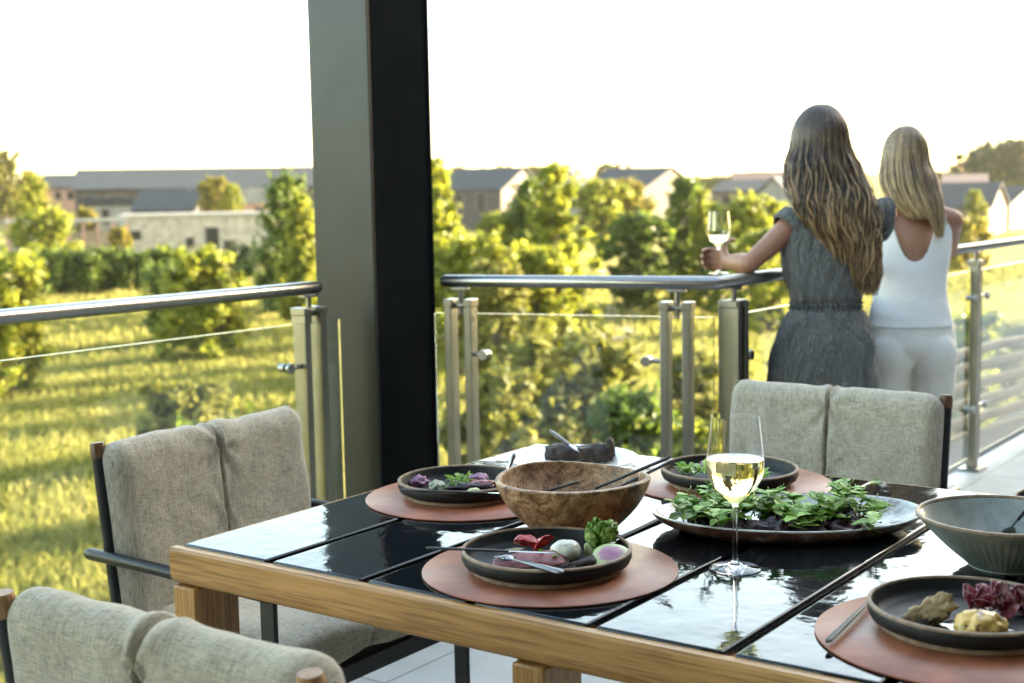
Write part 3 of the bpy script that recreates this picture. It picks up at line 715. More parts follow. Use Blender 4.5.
# small things that a served plate has: herbs, crumbs, jus
M['jus'] = pmat('dark jus', (.030, .012, .007), .12, coat=.6)
M['cream_sauce'] = pmat('pale dressing', (.62, .55, .38), .25, coat=.4)
def smear(name, label, c, l, w, rz, mat, seed):
    mb = MB()
    def fn(u, v):
        a = 2 * PI * u; k = 1 + .28 * nz((math.cos(a) * 1.3, math.sin(a) * 1.3, seed), 1.6) + .12 * math.sin(5 * a + seed)
        return V((math.cos(a) * l * k * v, math.sin(a) * w * k * v, .0016 * (1 - v ** 4)))
    mb.grid(fn, 48, 8, cu=True); o = mb.build(name, mat, loc=c, smooth=180); o.rotation_euler = (0, 0, rz); return tag(o, label, 'sauce')
P0 = T + .0045 + .0098
smear('sauce', 'dark jus pooled round the meat on the lettuce plate', onz(545, 562, P0), .050, .022, .5, 'jus', 1)
smear('sauce', 'streak of pale dressing left of the tomatoes on the lettuce plate', onz(512, 550, P0), .022, .010, 1.2, 'cream_sauce', 4)
smear('sauce', 'dark jus under the dumpling in the lower right plate', onz(965, 628, P0), .055, .028, .4, 'jus', 7)
smear('sauce', 'dark jus under the meat on the flower plate', onz(470, 488, P0), .050, .020, .5, 'jus', 9)
tag(crinkle(sprout(MB(), (0, 0, 0), 14, .016, .010, .006, 31), .001, 120).build('herb_leaves', 'lettuce', loc=onz(552, 556, P0 + .010), smooth=180), 'tiny green herb leaves scattered over the sliced meat', 'herb')
tag(crinkle(sprout(MB(), (0, 0, 0), 16, .020, .011, .008, 33), .001, 120).build('herb_leaves', 'purple', loc=onz(990, 618, P0 + .022), smooth=180), 'tiny dark herb leaves scattered over the radicchio', 'herb')
cm = MB(); rn = random.Random(8)
for cx_, cy_, n_, rad in ((529, 553, 60, .055), (935, 622, 70, .055), (452, 487, 60, .060), (640, 560, 14, .09), (600, 470, 30, .10), (900, 600, 12, .12)):
    c0 = onz(cx_, cy_, P0)
    for k in range(n_):
        a = rn.uniform(0, 6.28); q = c0 + V((math.cos(a), math.sin(a), 0)) * rad * rn.random() ** .6; s_ = rn.uniform(.0006, .0016)
        if n_ < 50: q.z = T + .001
        cm.ball(q, (s_, s_ * rn.uniform(.6, 1.2), s_ * .7), 6, 4)
o = cm.build('crumbs', 'bread', smooth=180); o['kind'] = 'stuff'

# pea shoots on the oval platter ------------------------------------
def pea_shoot(base, lean, h, n, seed, label='green pea shoot sprig in the heap on the oval platter', ls=.031):
    rn = random.Random(seed); base = V(base); t = thing('pea_shoot', label, 'pea shoot', base, 0, 'pea shoots on the oval platter')
    lean = V(lean); pts = []
    for i in range(9):
        u = i / 8
        q = lean * (h * (u + .35 * u * u)) + V((0, 0, h * (u - .30 * u * u))) + V((nz((u * 3, seed, 0), 1.), nz((u * 3, seed, 4), 1.), 0)) * .012 * u
        pts.append(q)
    MB().tube(pts, [.0015 - .0008 * i / 8 for i in range(9)], 7).build('stem', 'stem', t, smooth=180)
    lb = MB()
    for k in range(n):
        u = .18 + .82 * (k + .5) / n; q = pts[min(8, int(u * 8 + .5))]
        a = k * 2.4 + seed
        d = V((math.cos(a), math.sin(a), rn.uniform(-.15, .75)))
        s_ = ls * rn.uniform(.65, 1.2) * (1.05 - .25 * u)
        leaf_pts(lb, q, d, (0, 0, 1), s_, s_ * .78, .25, rn.uniform(.0, .55), 8, 5)
    # curled tendril
    tip = pts[-1]; tn = [tip + V((.008 * i / 5 * math.cos(seed) + .004 * math.cos(i * .9), .008 * i / 5 * math.sin(seed) + .004 * math.sin(i * .9), .010 * i / 5)) for i in range(9)]
    lb.tube(tn, .0005, 5)
    crinkle(lb, .0015, 90).build('leaves', 'shoot', t, smooth=180, solid=.0006)
    return t
pz = T + .014
def ovp(a, b, z=pz):        # along / across the platter
    return V((.850, .640, 0)) + rx * a + ry * b + V((0, 0, z))
rn = random.Random(3)
for k in range(40):
    a = -.180 + .315 * (k + .5) / 40 + rn.uniform(-.012, .012); b = rn.uniform(-.105, .045)
    pea_shoot(ovp(a, b), rx * rn.uniform(-.55, .55) + ry * rn.uniform(-.6, .35), rn.uniform(.035, .090), rn.randint(8, 12), k * 1.7 + 2)
pea_shoot(ovp(-.165, -.045), rx * -.10 + ry * .05, .080, 7, 71.3, 'tall pea shoot at the left tip of the oval platter, standing clear')
pea_shoot(ovp(-.125, -.055), rx * -.22 + ry * -.05, .078, 7, 73.9, 'tall pea shoot rising just left of the wine glass stem')
pea_shoot(ovp(.09, .01), rx * .10, .075, 8, 80.2, 'tall pea shoot at the right end of the heap, leaves bunched at its top')
pea_shoot(ovp(.125, -.02), rx * .05 + ry * .1, .070, 8, 84.4, 'curled pea shoot furthest right on the oval platter')
lone = MB(); leaf_pts(lone, (0, 0, 0), rx + ry * .0 + V((0, 0, -.12)), (0, 0, 1), .052, .020, .4, .15, 12, 7)
tag(lone.build('long_leaf', 'shoot', loc=ovp(.150, .02, pz + .028), smooth=180, solid=.0008), 'single long green leaf hanging over the right end of the oval platter', 'salad leaf')
for k, (a, b, s_) in enumerate(((-.10, -.075, 1), (-.03, -.085, 1.2), (.03, -.085, 1), (.09, -.075, 1.1), (-.14, .0, 1), (.0, .02, 1.3), (.10, .03, 1))):
    lump('dark_meat', 'dark roasted meat piece under the pea shoots', 'meat', ovp(a, b, pz + .005), (.040 * s_, .030, .018), 'purple' if k % 2 else 'crust', .4, 70, k * 3.1, (0, 0, .4 * k), 'dark roast pieces under the pea shoots')
# ------------------------------------------------------------------ people
M['skin'] = pmat('tanned skin', (.36, .185, .115), .5, col2=(.30, .145, .09), scale=14, sss=.12, lo=.2, hi=.8)
M['chambray'] = fabric('grey chambray', (.14, .145, .138), 420., 60., (30, 30, 9))
M['tank'] = pmat('white ribbed jersey', (.84, .82, .78), .85, col2=(.74, .72, .69), scale=5, bump=.5, bscale=16, bdist=.01)
M['cream'] = pmat('cream cotton', (.78, .755, .69), .85, col2=(.70, .675, .61), scale=6, bump=.4, bscale=20, bdist=.01)
M['sole'] = pmat('sandal', (.12, .08, .05), .6)
M['lips'] = pmat('lips', (.35, .12, .10), .4)
def hairmat(name, stops):
    m, nt, b = newmat(name); b.inputs['Roughness'].default_value = .38; b.inputs['Specular IOR Level'].default_value = .55
    g = nt.nodes.new('ShaderNodeNewGeometry'); v = coords(nt, (70, 70, 9))
    ad = nd(nt, 'ShaderNodeMath', operation='MULTIPLY_ADD'); ad.inputs[1].default_value = .46; L(nt, g.outputs['Random Per Island'], ad.inputs[0])
    n = noi(nt, v, 1., 3); m2 = nd(nt, 'ShaderNodeMath', operation='MULTIPLY'); m2.inputs[1].default_value = .56; L(nt, n, m2.inputs[0]); L(nt, m2.outputs[0], ad.inputs[2])
    sx = nt.nodes.new('ShaderNodeSeparateXYZ'); tc = nt.nodes.new('ShaderNodeTexCoord'); L(nt, tc.outputs['Object'], sx.inputs[0])
    mr = nd(nt, 'ShaderNodeMapRange'); mr.inputs['From Min'].default_value = 1.62; mr.inputs['From Max'].default_value = 1.15; mr.inputs['To Min'].default_value = -.20; mr.inputs['To Max'].default_value = .16
    L(nt, sx.outputs['Z'], mr.inputs['Value']); a2 = nd(nt, 'ShaderNodeMath', operation='ADD'); L(nt, ad.outputs[0], a2.inputs[0]); L(nt, mr.outputs['Result'], a2.inputs[1])
    L(nt, ramp(nt, a2.outputs[0], stops), b.inputs['Base Color']); return m
M['hair_brown'] = hairmat('long brown hair', [(.20, (.012, .006, .003)), (.42, (.042, .023, .010)), (.61, (.135, .078, .035)), (.80, (.40, .26, .125))])
M['hair_blond'] = hairmat('ash blond hair', [(.12, (.042, .026, .013)), (.38, (.14, .086, .040)), (.58, (.32, .21, .10)), (.82, (.55, .40, .21))])
def caps(bm_, p0, r0, p1, r1, n=14):
    p0, p1 = V(p0), V(p1); ax = (p1 - p0); l = ax.length; t = ax.normalized()
    q = V((0, 0, 1)).rotation_difference(t); o = []
    rings = [(-math.cos(a) * r0, math.sin(a) * r0) for a in [.15, .5, .9, 1.3]] + [(0, r0)] + [(l * k / 4, r0 + (r1 - r0) * k / 4) for k in (1, 2, 3)] + [(l, r1)] + [(l + math.cos(a) * r1, math.sin(a) * r1) for a in [1.3, .9, .5, .15]]
    for h, r in rings:
        for j in range(n): a = 2 * PI * j / n; o.append(p0 + q @ V((r * math.cos(a), r * math.sin(a), h)))
    k = len(rings)
    fs = [[i * n + j, i * n + (j + 1) % n, (i + 1) * n + (j + 1) % n, (i + 1) * n + j] for i in range(k - 1) for j in range(n)] + [list(range(n))[::-1], [(k - 1) * n + j for j in range(n)]]
    bm_.add(o, fs)
def chain(mb, pts):
    for (a, ra), (b, rb) in zip(pts, pts[1:]): caps(mb, a, ra, b, rb)
def loft(mb, rings, n=40, cap=True, fold=None):
    """rings: (centre, half width, half depth)"""
    vs = []
    for i, (c, rx_, ry_) in enumerate(rings):
        for j in range(n):
            a = 2 * PI * j / n; k = fold(i / (len(rings) - 1), a) if fold else 1
            vs.append(V(c) + V((math.cos(a) * rx_ * k, math.sin(a) * ry_ * k, 0)))
    k = len(rings)
    fs = [[i * n + j, i * n + (j + 1) % n, (i + 1) * n + (j + 1) % n, (i + 1) * n + j] for i in range(k - 1) for j in range(n)]
    if cap: fs += [list(range(n))[::-1], [(k - 1) * n + j for j in range(n)]]
    return mb.add(vs, fs)
def interp(rings, m=6):
    out = []; n = len(rings); cat = lambda p0, p1, p2, p3, t: .5 * (2 * p1 + (p2 - p0) * t + (2 * p0 - 5 * p1 + 4 * p2 - p3) * t * t + (3 * p1 - p0 - 3 * p2 + p3) * t ** 3)
    fl = [(*V(c), a, b) for c, a, b in rings]
    for i in range(n - 1):
        q = [fl[max(i - 1, 0)], fl[i], fl[i + 1], fl[min(i + 2, n - 1)]]
        for j in range(m):
            v = [cat(q[0][d], q[1][d], q[2][d], q[3][d], j / m) for d in range(5)]; out.append((V(v[:3]), v[3], v[4]))
    return out + [rings[-1]]
def remesh(mb, name, mat, parent, vox, it=6):
    o = mb.build(name, mat, None, smooth=180)
    r = o.modifiers.new('r', 'REMESH'); r.mode = 'VOXEL'; r.voxel_size = vox
    s = o.modifiers.new('s', 'SMOOTH'); s.iterations = it; s.factor = .5
    dg = bpy.context.evaluated_depsgraph_get(); dg.update()
    me = bpy.data.meshes.new_from_object(o.evaluated_get(dg)); old = o.data
    o.modifiers.clear(); o.data = me; me.name = name; bpy.data.meshes.remove(old)
    for p in me.polygons: p.use_smooth = True
    if not me.materials: me.materials.append(M[mat])
    o.parent = parent; return o
def hand(mb, w, fwd, palm_n, side, curl, s=1.):
    """w wrist, fwd towards the fingers, palm_n out of the palm, side = +1/-1 thumb direction along fwd x palm_n"""
    w = V(w); f = V(fwd).normalized(); n = V(palm_n).normalized(); n = (n - f * n.dot(f)).normalized(); a = f.cross(n) * side
    for q in (-.030, -.010, .010, .030):
        caps(mb, w + a * q * .6 * s, .0135 * s, w + f * .078 * s + a * q * s, .0115 * s, 10)
    for i, (q, ln) in enumerate(zip((.033, .011, -.011, -.031), (.90, 1., .94, .74))):
        p = w + f * .078 * s + a * q * s; d = f.copy(); r = .0094 * s; ax = a * side * -1
        for seg, c_ in zip((.040, .026, .020), curl):
            d = Matrix.Rotation(-c_, 3, f.cross(n)) @ d
            e = p + d * seg * ln * s; caps(mb, p, r, e, r * .88, 10); p = e; r *= .88
    p = w + f * .018 * s + a * .030 * s; d = (f * .55 + a * .75 + n * .35).normalized(); r = .0125 * s
    for seg in (.038, .030, .024):
        e = p + d * seg * s; caps(mb, p, r, e, r * .88, 10); p = e; r *= .88; d = (d + f * .18 + n * .75 - a * .42).normalized()
def head(mb, c, r):
    """face looks along +y"""
    c = V(c); rx_, ry_, rz_ = r
    def f(d):
        k = 1.
        if d.y > 0 and d.z < 0: k -= .10 * d.y * -d.z                       # jaw
        if d.y > .3: k += .015 * math.exp(-((d.z + .72) / .16) ** 2)          # chin
        k -= .05 * math.exp(-((d.z - .02) / .12) ** 2) * math.exp(-((abs(d.x) - .36) / .16) ** 2) * (d.y > 0)   # eye sockets
        return k
    mb.ball(c, r, 40, 28, f)
    caps(mb, c + V((0, ry_ * .90, .005)), .007, c + V((0, ry_ * 1.10, -rz_ * .22)), .012, 10)   # nose
    caps(mb, c + V((-.018, ry_ * .86, -rz_ * .50)), .007, c + V((.018, ry_ * .86, -rz_ * .50)), .007, 8)
    caps(mb, c + V((-.02, ry_ * .70, -rz_ * .86)), .020, c + V((.02, ry_ * .70, -rz_ * .86)), .020, 10)
    for s in (-1, 1): mb.ball(c + V((s * rx_ * .98, -.004, -.012)), (.009, .018, .030), 12, 10)
def strands(label_parts, par, mat, hc, hr, n, flow, seed, w=.0026, m=22):
    """long locks: start on the scalp, fall over the back; flow(u, a, t) -> point"""
    rn = random.Random(seed); mb = MB(); mb.keep = True
    for k in range(n):
        pts, rs = flow(rn)
        mb.tube(pts, [w * r_ for r_ in rs], 5, caps=False, flat=.55)
    return mb.build('hair', mat, par, smooth=180)

# --- first woman
Bx, By = .072, 2.715; FA = math.atan2(.7, .71)            # local x axis direction in the world
w1 = thing('person', 'woman with long wavy brown hair, grey dress and a glass in her hand', 'person', (Bx, By, 0), FA, 'two women at the railing')
def wl(p, base=(Bx, By), ang=FA):
    x, y = p[0] - base[0], p[1] - base[1]; c, s = math.cos(-ang), math.sin(-ang)
    return V((x * c - y * s, x * s + y * c, p[2]))
HX, HY = -.035, -.060       # hips relative to base
body = MB()
t1 = [((HX, HY, .66), .14, .10), ((HX, HY, .74), .160, .115), ((HX, HY - .01, .82), .158, .118), ((HX * .8, HY * .9, .91), .130, .10), ((HX * .6, HY * .6, .975), .095, .074), ((HX * .3, HY * .3, 1.09), .125, .090), ((0, 0, 1.19), .142, .092), ((0, .005, 1.255), .135, .075), ((0, .012, 1.295), .085, .055), ((0, .02, 1.325), .05, .048)]
loft(body, interp(t1, 5))
hc1 = V((-.012, .045, 1.511))
caps(body, (0, .015, 1.28), .050, hc1 + V((0, -.015, -.06)), .047)
head(body, hc1, (.074, .092, .108))
sl_ = wl((.012, 2.668, 1.272)); sr = wl((.205, 2.865, 1.268))
el = wl((-.105, 2.487, 1.112)); wr = wl((-.235, 2.585, 1.115))
chain(body, [(sl_, .047), (sl_.lerp(el, .5), .039), (el, .031)]); chain(body, [(el, .033), (el.lerp(wr, .35), .035), (wr, .022)])
hd = wl((-.285, 2.625, 1.118)) - wr
hand(body, wr, hd, wl((-.285 + .6, 2.625 + .35, 1.118)) - wl((-.285, 2.625, 1.118)), -1, (.95, 1.25, .9))
er = sr + V((-.01, .17, -.17)); w_r = er + V((-.10, .20, .04))
chain(body, [(sr, .046), (sr.lerp(er, .5), .038), (er, .030)]); chain(body, [(er, .032), (er.lerp(w_r, .35), .033), (w_r, .022)])
hand(body, w_r, (-.5, .85, 0), (0, -.2, -1), 1, (.3, .4, .3))
for s in (-1, 1):
    hp = V((HX + s * .078, HY, .72)); kn = V((HX + s * .075, HY + .02, .42)); an = V((HX * .5 + s * .07, HY * .6, .075))
    chain(body, [(hp, .080), (kn, .050)]); chain(body, [(kn, .050), (kn.lerp(an, .35), .050), (an, .032)])
    chain(body, [(an + V((0, -.02, -.040)), .030), (an + V((0, .09, -.050)), .027), (an + V((0, .15, -.056)), .018)])
bd = remesh(body, 'body', 'skin', w1, .0062, 4)
# dress
dr = MB(); rn = random.Random(2)
def fold1(u, a):
    z = 1 - u
    return 1 + .020 * math.sin(9 * a + 2 * u) * max(0, u - .45) * 2 + .018 * math.sin(21 * a + 2 * math.sin(3 * a)) * math.exp(-((u - .48) / .085) ** 2) - .03 * math.exp(-((u - .48) / .02) ** 2) + .016 * nz((math.cos(a), math.sin(a), u * 3), 2.2, 1.) + .05 * nz((math.cos(a) * 2 + u * 4, math.sin(a) * 2, u * 7 + math.cos(a) * 4), 1.3, 4.) + .022 * nz((math.cos(a) * 4 + u * 9, math.sin(a) * 4, u * 12), 1.5, 9.)
d1 = [((0, .010, 1.288), .090, .062), ((0, .005, 1.262), .148, .088), ((0, 0, 1.20), .164, .106), ((HX * .3, HY * .3, 1.10), .148, .106), ((HX * .5, HY * .5, 1.01), .124, .098), ((HX * .6, HY * .6, .968), .112, .090), ((HX * .7, HY * .8, .93), .138, .108), ((HX * .9, HY, .86), .164, .130), ((HX, HY, .76), .180, .142), ((HX, HY, .62), .190, .152), ((HX, HY, .46), .198, .160)]
loft(dr, interp(d1, 10), 120, False, fold1)
for s, sh, e in ((-1, sl_, el), (1, sr, er)):
    d = (e - sh).normalized()
    dr.tube([V((s * .07, .004, 1.252)), V((s * .11, .002, 1.258)), sh + V((0, 0, .004)), sh + d * .045, sh + d * .085, sh + d * .092], [q * (1. if s < 0 else .84) for q in (.030, .048, .060, .064, .062, .055)], 28, caps=False)
# elastic waist and back pocket line
drs = dr.build('dress', 'chambray', w1, smooth=180, solid=.004)
wb = MB(); wb.grid(lambda u, v: V((HX * .6 + math.cos(2 * PI * v) * (.1175 + .0045 * math.sin(46 * 2 * PI * v) + .004 * math.sin(PI * 6 * u)), HY * .62 + math.sin(2 * PI * v) * (.095 + .0045 * math.sin(46 * 2 * PI * v) + .004 * math.sin(PI * 6 * u)), .945 + .042 * u)), 19, 400, cv=True)
wb.build('waistband', 'chambray', drs, smooth=180)
drs.data.materials[0] = M['chambray']
tag_ = MB()
for s in (-1, 1):
    tag_.tube([V((HX + s * .08 + .05 * math.cos(a) * s, HY - .142 + .012 * abs(math.cos(a)), .80 + .035 * math.sin(a))) for a in [PI + k * PI / 10 for k in range(11)]], .0025, 6)
tag_.build('pocket_seam', 'chambray', drs)
for s in (-1, 1):
    MB().ball((HX * .5 + s * .07, HY * .6 + .055, .009), (.045, .13, .0085), 20, 8).build('sandal', 'sole', w1, smooth=180)
def smp(tab, z):
    for (z0, *p), (z1, *q) in zip(tab, tab[1:]):
        if z >= z1:
            t = (z - z0) / (z1 - z0); t = max(0, min(1, t)); return [x + (y - x) * t for x, y in zip(p, q)]
    return list(tab[-1][1:])
def flow(rn, hc, hr, tab, zend, wave, amax, nn):
    """a lock starts at the crown, hugs the skull, then follows the fall of the hair; tab: (z, centre x, centre y, half width, half depth)"""
    a = rn.uniform(-amax, amax); a = math.copysign(abs(a / amax) ** .85 * amax, a); rho = rn.uniform(.78, 1.03) if rn.random() > .05 else rn.uniform(1.03, 1.16); u0 = rn.uniform(.0, .5) ** 1.4
    z1 = zend(a, rn); pts = []; ph = 5.5 * a + rn.gauss(0, .55); fr = rn.gauss(30, 3); am = wave * rn.uniform(.5, 1.2)
    zt = hc.z + hr[2]; n1 = 8
    for i in range(n1):
        t = (u0 + (1 - u0) * i / n1) * PI / 2 * 1.08
        pts.append(hc + V((math.sin(a) * math.sin(t) * hr[0], -math.cos(a) * math.sin(t) * hr[1] - .010 * (1 - math.sin(t)), math.cos(t) * hr[2])) * (.97 + .05 * rho))
    zs = pts[-1].z - .012; p0 = pts[-1]
    for i in range(nn):
        t = (i + 1) / nn; z = zs + (z1 - zs) * t
        cx, cy, wx, wy = smp(tab, z); k = min(1, (zs - z) / .07)
        q = V((cx + math.sin(a) * wx * rho, cy - math.cos(a) * wy * rho, z)); q0 = V((p0.x, p0.y, z)); q = q0.lerp(q, k)
        g = min(1, max(0, (zs - z - .02) / .12)); q += V((math.sin(ph + z * fr), .6 * math.cos(ph + z * fr * .9), 0)) * am * g
        pts.append(q)
    m = len(pts); return pts, [.6, .9] + [1.1] * (m - 8) + [1.05, .95, .85, .7, .5, .3]
tab1 = [(1.52, hc1.x, hc1.y, .098, .106), (1.46, hc1.x, hc1.y - .012, .108, .108), (1.38, -.010, -.005, .116, .086), (1.31, -.002, -.050, .120, .072), (1.24, .016, -.085, .112, .052), (1.16, .046, -.098, .080, .045), (1.08, .066, -.102, .064, .040), (1.00, .080, -.105, .038, .032)]
def zend1(a, rn): return rn.uniform(1.0, 1.0 + .22) if -.5 < a < 2. else (rn.uniform(1.10, 1.24) if a < 0 else rn.uniform(1.08, 1.2))
def flow1(rn): return flow(rn, hc1, (.093, .105, .119), tab1, zend1, .015, 2.5, 16)
strands(None, w1, 'hair_brown', hc1, None, 3400, flow1, 11)
hcap = MB(); hcap.ball(hc1 + V((0, -.008, .006)), (.083, .096, .110), 30, 20, lambda d: 1 - (.16 if d.y > .35 and d.z < .55 else 0))
hcap.build('hair_cap', 'hair_brown', w1, smooth=180)

# --- second woman
B2 = (.062, 3.543); F2 = math.atan2(.50, .866)
w2 = thing('person', 'woman with straight blond hair in a white tank top and cream trousers', 'person', (B2[0], B2[1], 0), F2, 'two women at the railing')
hc2 = V((-.012, .05, 1.470)); body = MB()
t2 = [((0, -.03, .70), .10, .08), ((0, -.03, .76), .145, .105), ((0, -.03, .80), .15, .11), ((0, -.02, .88), .135, .098), ((0, -.015, .95), .124, .090), ((0, -.005, 1.05), .130, .092), ((0, 0, 1.15), .142, .092), ((0, .005, 1.215), .135, .076), ((0, .012, 1.258), .085, .055), ((0, .02, 1.29), .05, .047)]
loft(body, interp(t2, 5))
caps(body, (0, .015, 1.24), .050, hc2 + V((0, -.015, -.06)), .046); head(body, hc2, (.073, .090, .105))
for s in (-1, 1):
    sh = V((s * .150, .0, 1.222)); e = V((s * .185, .16, 1.105)); w = V((s * .06, .34, 1.12))
    caps(body, (s * .07, .0, 1.245), .045, sh, .048)
    chain(body, [(sh, .046), (sh.lerp(e, .5), .038), (e, .030)]); chain(body, [(e, .032), (e.lerp(w, .35), .033), (w, .022)])
    hand(body, w, (-s * .7, .7, -.05), (0, -.1, -1), s, (.3, .4, .3))
    hp = V((s * .08, -.03, .68)); kn = V((s * .085, -.01, .43)); an = V((s * .08, -.03, .075))
    chain(body, [(hp, .083), (kn, .052)]); chain(body, [(kn, .052), (kn.lerp(an, .35), .052), (an, .033)])
    chain(body, [(an + V((0, -.02, -.040)), .030), (an + V((0, .09, -.050)), .027), (an + V((0, .15, -.056)), .018)])
    # shoulder blades
    body.ball((s * .07, -.070, 1.14), (.040, .022, .055), 14, 10)
remesh(body, 'body', 'skin', w2, .0065, 5)
# tank top: scooped back, arm holes, straps
tk = MB(); rg = interp([((0, -.03, .828), .160, .122), ((0, -.025, .87), .150, .112), ((0, -.016, .95), .136, .101), ((0, -.006, 1.05), .141, .102), ((0, -.001, 1.13), .149, .101), ((0, .002, 1.18), .150, .096), ((0, .006, 1.215), .140, .086), ((0, .010, 1.247), .120, .070)], 18)
n_ = 320; o = len(rg)
vs = []; 
for i, (c, a_, b_) in enumerate(rg):
    for j in range(n_):
        a = 2 * PI * j / n_
        k = 1 + .012 * nz((math.cos(a) * 1.5, math.sin(a) * 1.5, c[2] * 10), 1.3, 2) + .008 * math.sin(c[2] * 90 + 3 * math.cos(a)) * math.exp(-((c[2] - .86) / .06) ** 2)
        pw = 1 - .42 * max(0, min(1, (c[2] - 1.0) / .13)); vs.append(V(c) + V((math.cos(a) * a_ * k, math.copysign(abs(math.sin(a)) ** pw, math.sin(a)) * b_ * k, 0)))
def keep_tank(p):
    ax = abs(p.x)
    if p.y < 0:      # back
        if ax < .080: top = 1.075 + .15 * (ax / .080) ** 2.6
        elif ax < .136: top = 1.3
        else: top = 1.3 - (ax - .136) / .014 * .17
    else:
        top = 1.12 + .12 * (ax / .085) ** 2 if ax < .085 else (1.3 if ax < .118 else 1.3 - (ax - .118) / .030 * .20)
    return p.z < top
fs = []
for i in range(o - 1):
    for j in range(n_):
        q = [i * n_ + j, i * n_ + (j + 1) % n_, (i + 1) * n_ + (j + 1) % n_, (i + 1) * n_ + j]
        if keep_tank(sum((vs[k] for k in q), V()) / 4): fs.append(q)
tk.add(vs, fs)
for s in (-1, 1):
    tk.tube([(s * .101, -.086, 1.205), (s * .099, -.068, 1.250), (s * .095, -.03, 1.287), (s * .093, .015, 1.296), (s * .095, .055, 1.272), (s * .100, .080, 1.215)], [.017] * 6, 12, flat=.16, up=(0, -.5, 1))
tko = tk.build('tank_top', 'tank', w2, smooth=180, solid=.004)
tr = MB(); loft(tr, interp([((0, -.028, .855), .152, .114), ((0, -.03, .80), .165, .125), ((0, -.034, .74), .172, .132), ((0, -.03, .69), .150, .100)], 6), 60, True)
for s in (-1, 1):
    ring = [((s * .084, -.032, .70), .086, .118), ((s * .086, -.028, .60), .084, .10), ((s * .086, -.014, .44), .066, .072), ((s * .084, -.022, .28), .060, .064), ((s * .082, -.028, .10), .054, .058)]
    loft(tr, interp(ring, 6), 36, True)
    tr.ball((s * .080, -.090, .715), (.086, .080, .098), 24, 16)
remesh(tr, 'trousers', 'cream', w2, .006, 5)
for s in (-1, 1): MB().ball((s * .08, .025, .009), (.045, .13, .0085), 20, 8).build('sandal', 'sole', w2, smooth=180)
tab2 = [(1.50, hc2.x, hc2.y, .087, .100), (1.44, hc2.x, hc2.y - .012, .093, .104), (1.36, -.004, -.005, .096, .085), (1.30, .012, -.050, .088, .062), (1.25, .035, -.078, .066, .045), (1.20, .058, -.090, .044, .036), (1.15, .074, -.094, .026, .026)]
def zend2(a, rn): return rn.uniform(1.16, 1.24) if a > .1 else rn.uniform(1.23, 1.31)
def flow2(rn): return flow(rn, hc2, (.086, .100, .116), tab2, zend2, .003, 2.45, 14)
strands(None, w2, 'hair_blond', hc2, None, 2700, flow2, 5, .0026)
hcap = MB(); hcap.ball(hc2 + V((0, -.008, .006)), (.078, .092, .106), 30, 20, lambda d: 1 - (.16 if d.y > .35 and d.z < .55 else 0))
hcap.build('hair_cap', 'hair_blond', w2, smooth=180)
# glass in the first woman's hand
gp = wl((-.262, 2.612, 0)); gq = V((-.274, 2.606, 1.162 - .106 * .86))
wine_glass('small glass of white wine held in the brown haired woman\'s hand over the railing', gq, .150, .86)
# ------------------------------------------------------------------ land
def ground_mat():
    m, nt, b = newmat('dry meadow soil and grass'); b.inputs['Roughness'].default_value = .95; b.inputs['Specular IOR Level'].default_value = .05
    v = coords(nt)
    c = ramp(nt, noi(nt, v, .16, 5, .6), [(.30, (.11, .125, .020)), (.45, (.19, .18, .042)), (.58, (.26, .22, .068)), (.72, (.32, .25, .10))])
    mm = nd(nt, 'ShaderNodeMix', data_type='RGBA', blend_type='MULTIPLY'); mm.inputs['Factor'].default_value = .7
    L(nt, c, mm.inputs['A']); L(nt, ramp(nt, noi(nt, v, 2.2, 6, .65), [(.3, (.62, .62, .56)), (.65, (1, 1, 1))]), mm.inputs['B'])
    L(nt, mm.outputs['Result'], b.inputs['Base Color'])
    bumpn(nt, noi(nt, v, 3., 6), .8, .2, b); return m
M['meadow'] = ground_mat()
mb = MB(); na = 180; rads = [0, 2, 5, 9, 13, 17, 21, 25, 29, 33, 37, 42, 47, 53, 60, 68, 76, 85, 95, 106, 118, 132, 150, 172, 200, 240, 300, 380, 500, 700, 1100, 1800, 3000]
for r in rads:
    for j in range(na):
        a = 2 * PI * j / na; x, y = CAM.x + r * math.cos(a), CAM.y + r * math.sin(a); mb.v.append((x, y, ground(x, y)))
mb.f = [[i * na + j, i * na + (j + 1) % na, (i + 1) * na + (j + 1) % na, (i + 1) * na + j] for i in range(len(rads) - 1) for j in range(na)]
kind(mb.build('ground', 'meadow', smooth=180))
